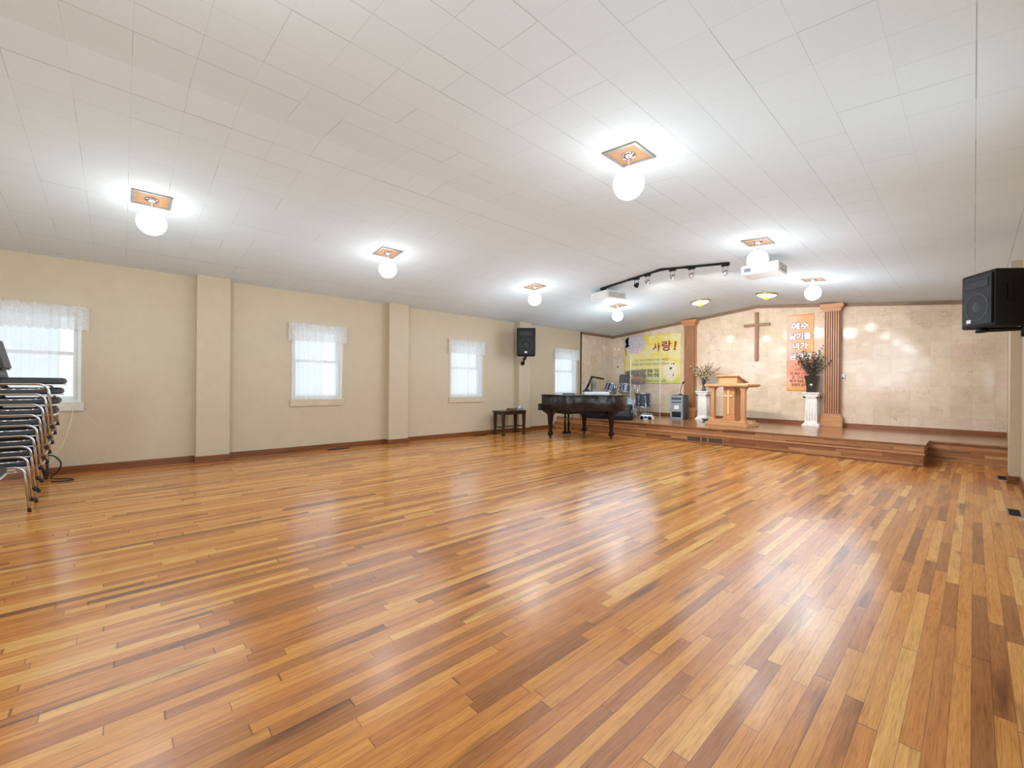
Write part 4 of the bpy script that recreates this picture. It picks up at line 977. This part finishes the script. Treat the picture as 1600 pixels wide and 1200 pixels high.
# ------------------------------------------------------------------ chairs
CW = .44
def make_chair(label):
    t = thing('stacking_chair', label, 'chair', (0, 0, 0), 0, 'chrome framed stacking chairs at the left')
    hz = .43; fy, ry = 0., -.43
    for sx in (0, -CW):
        b = MB(); b.tube([(sx, fy+.035, .012), (sx, fy, hz), (sx, ry, hz), (sx, ry+.035, .012)], .0115, 10, .075); lf = obj('leg_frame', b, M['chrome'], t)
        for yy in (fy, ry): b = MB(); b.cyl((sx, yy+.035, .0), (sx, yy+.032, .03), .0132, 10); obj('rubber_foot', b, M['rubber'], lf)
    b = MB(); b.cyl((0, -.06, hz-.045), (-CW, -.06, hz-.045), .009, 8); b.cyl((0, -.36, hz-.045), (-CW, -.36, hz-.045), .009, 8)
    for sx in (-.018, -CW+.018): b.tube([(sx, -.02, hz-.05), (sx, -.38, hz-.05)], .008, 8)
    obj('under_rail', b, M['chrome'], t)
    b = MB(); x0, x1 = -CW+.022, -.022; pts = []
    for cx, cy, a0 in ((x1-.07, .105-.07, 0), (x0+.07, .105-.07, 90), (x0+.05, -.32+.05, 180), (x1-.05, -.32+.05, 270)):
        r_ = .07 if a0 < 180 else .05
        for k in range(6): a = R(a0+18*k); pts.append((cx+r_*math.cos(a), cy+r_*math.sin(a)))
    b.prism(pts, hz-.004, hz+.062, None, False, .02); obj('seat', b, M['vinyl'], t)
    b = MB(); b.prism(pts, hz-.012, hz-.001, None, False); obj('seat_pan', b, M['white_plastic'], t)
    b = MB()
    for sx in (-.03, -CW+.03): b.tube([(sx, -.30, hz-.04), (sx, -.335, hz), (sx, -.335, hz+.08), (sx, -.41, hz+.44)], .011, 8, .05)
    obj('back_frame', b, M['chrome'], t)
    b = MB(); m = Matrix.Translation((-CW/2, -.322, .70)) @ Matrix.Rotation(R(13), 4, 'X'); b.box(-CW/2+.02, CW/2-.02, -.017, .017, -.14, .16, .015, m); obj('backrest', b, M['vinyl'], t)
    return t
ords = ['bottom', 'second from the bottom', 'third from the bottom', 'fourth from the bottom', 'middle', 'fourth from the top', 'third from the top', 'second from the top', 'topmost']
ch0 = make_chair('x')
for k in range(9):
    c = ch0 if k == 0 else copy_tree(ch0)
    c['label'] = 'dark grey padded chair with chrome frame, %s%s of the tall stack' % (ords[k], ' chair' if k in (0, 4, 8) else '')
    c.location = (-6.05, -.665+.0183*k, .0975*k)
c = copy_tree(ch0); c.location = (-5.37, -.835, 0); c['label'] = 'dark grey chair at the left photo edge, standing alone before the stack'
# chair legs of the raised chairs stay as built; cords by the wall
b = MB(); b.tube([(XL+.036, -.475, .9), (XL+.045, -.49, .7), (XL+.05, -.56, .4), (XL+.06, -.66, .2), (XL+.07, -.76, .06), (XL+.09, -.8, .012)], .006, 6, .1); tag(obj('hanging_cable', b, M['white_cord']), 'thin ivory cable hanging down the wall below the left window sill', 'cable')
b = MB()
pts = [(-7.9, -.72, .30), (-7.85, -.62, .31), (-7.82, -.54, .2), (-7.83, -.58, .09), (-7.87, -.66, .02), (-7.8, -.6, .012), (-7.72, -.46, .012), (-7.62, -.42, .012), (-7.55, -.5, .012), (-7.62, -.62, .012)]
b.tube(pts, .008, 6, .08); tag(obj('black_cable', b, M['rubber']), 'black looped power cable on the floor behind the chair stack', 'cable')
t = thing('extension_box', 'dark upright power box on the floor behind the chair stack', 'box', (-7.95, -.74, 0)); b = MB(); b.box(-.05, .05, -.07, .07, 0, .32, .008); obj('case', b, M['bench'], t); b = MB(); b.box(.05, .053, -.04, .04, .05, .27, .001); obj('socket_strip', b, M['black'], t)

# ------------------------------------------------------------------ light
w = bpy.data.worlds.new('World'); scene.world = w; w.use_nodes = True
bg = w.node_tree.nodes['Background']; bg.inputs[0].default_value = (.86, .94, 1., 1); bg.inputs[1].default_value = 1.02
def lamp(name, loc, power, r, col):
    l = bpy.data.lights.new(name, 'POINT'); l.energy = power; l.shadow_soft_size = r; l.color = col
    o = bpy.data.objects.new(name, l); COL.objects.link(o); o.location = loc; return o
# the same globe lamps continue behind the viewpoint
PW = GLOBE_E*math.pi*4*math.pi*.125**2
for x, y in ((-1.94, .1), (-5.76, -2.6), (-1.94, -2.8)): lamp('hall_lamp', (x, y, ceil_z(x)-.24), PW, .125, (1., .97, .92))
# added soft fill lights hung below each globe, beyond its own glow
def spot(name, loc, power, r, col, ang, blend, target=None):
    l = bpy.data.lights.new(name, 'SPOT'); l.energy = power; l.shadow_soft_size = r; l.color = col; l.spot_size = ang; l.spot_blend = blend
    o = bpy.data.objects.new(name, l); COL.objects.link(o); o.location = loc
    if target is not None: o.rotation_euler = (Vector(target)-Vector(loc)).to_track_quat('-Z', 'Y').to_euler()
    return o
for x, y in [(g[0], g[1]) for g in globes]+[(-1.94, .1)]:
    p = .3 if y < .2 else (.55 if y < 5 else (.75 if y < 8 else 1.))
    lamp('globe_fill', (x, y, ceil_z(x)-1.1), 54*p, .95, (.76, .90, 1.06))
    spot('globe_down_fill', (x, y, ceil_z(x)-1.1), 68*p, .95, (.86, .94, 1.02), R(165), .7)
# track spotlights wash the stage wall
for xx, blk in heads: spot('track_bulb', (RX+xx, 7.22, RZ-.26-abs(xx)*SL), 105, .04, (1., .92, .82), R(80), 1., (RX+xx*2.2, D, 1.7))
# area lights added out of view, filling the hall from behind and beside
def daylight(name, loc, rot, sx, sy, power, col=(.72, .88, 1.)):
    l = bpy.data.lights.new(name, 'AREA'); l.shape = 'RECTANGLE'; l.size = sx; l.size_y = sy; l.energy = power; l.color = col
    o = bpy.data.objects.new(name, l); COL.objects.link(o); o.location = loc; o.rotation_euler = rot; return o
for y, p in ((-2.6, 60), (1.1, 18), (3.6, 14)): daylight('window_daylight', (XR-.01, y, 1.62), (R(90), 0, R(90)), .95, 1.35, p)
daylight('near_end_fill', (-3.9, YN+.02, 1.5), (R(90), 0, R(180)), 6.5, 2.4, 130)

# ------------------------------------------------------------------ camera
F, A, ROLL, H = 664., .827, .0078, 1.24
cam = bpy.data.cameras.new('Camera'); co = bpy.data.objects.new('Camera', cam); COL.objects.link(co)
fw_ = Vector((-math.sin(A), math.cos(A), 0)); rt = Vector((math.cos(A), math.sin(A), 0)); up = Vector((0, 0, 1))
r2 = rt*math.cos(ROLL)+up*math.sin(ROLL); u2 = up*math.cos(ROLL)-rt*math.sin(ROLL)
mw = Matrix((r2, u2, -fw_)).transposed().to_4x4(); mw.translation = (0, 0, H); co.matrix_world = mw
cam.sensor_width = 36; cam.sensor_fit = 'HORIZONTAL'; cam.lens = F/1600*36; cam.shift_y = 1/1600; cam.clip_start = .05; cam.clip_end = 200
scene.camera = co
vs = scene.view_settings; vs.view_transform = 'Standard'; vs.look = 'None'; vs.gamma = 1.; vs.use_curve_mapping = False; vs.exposure = .42
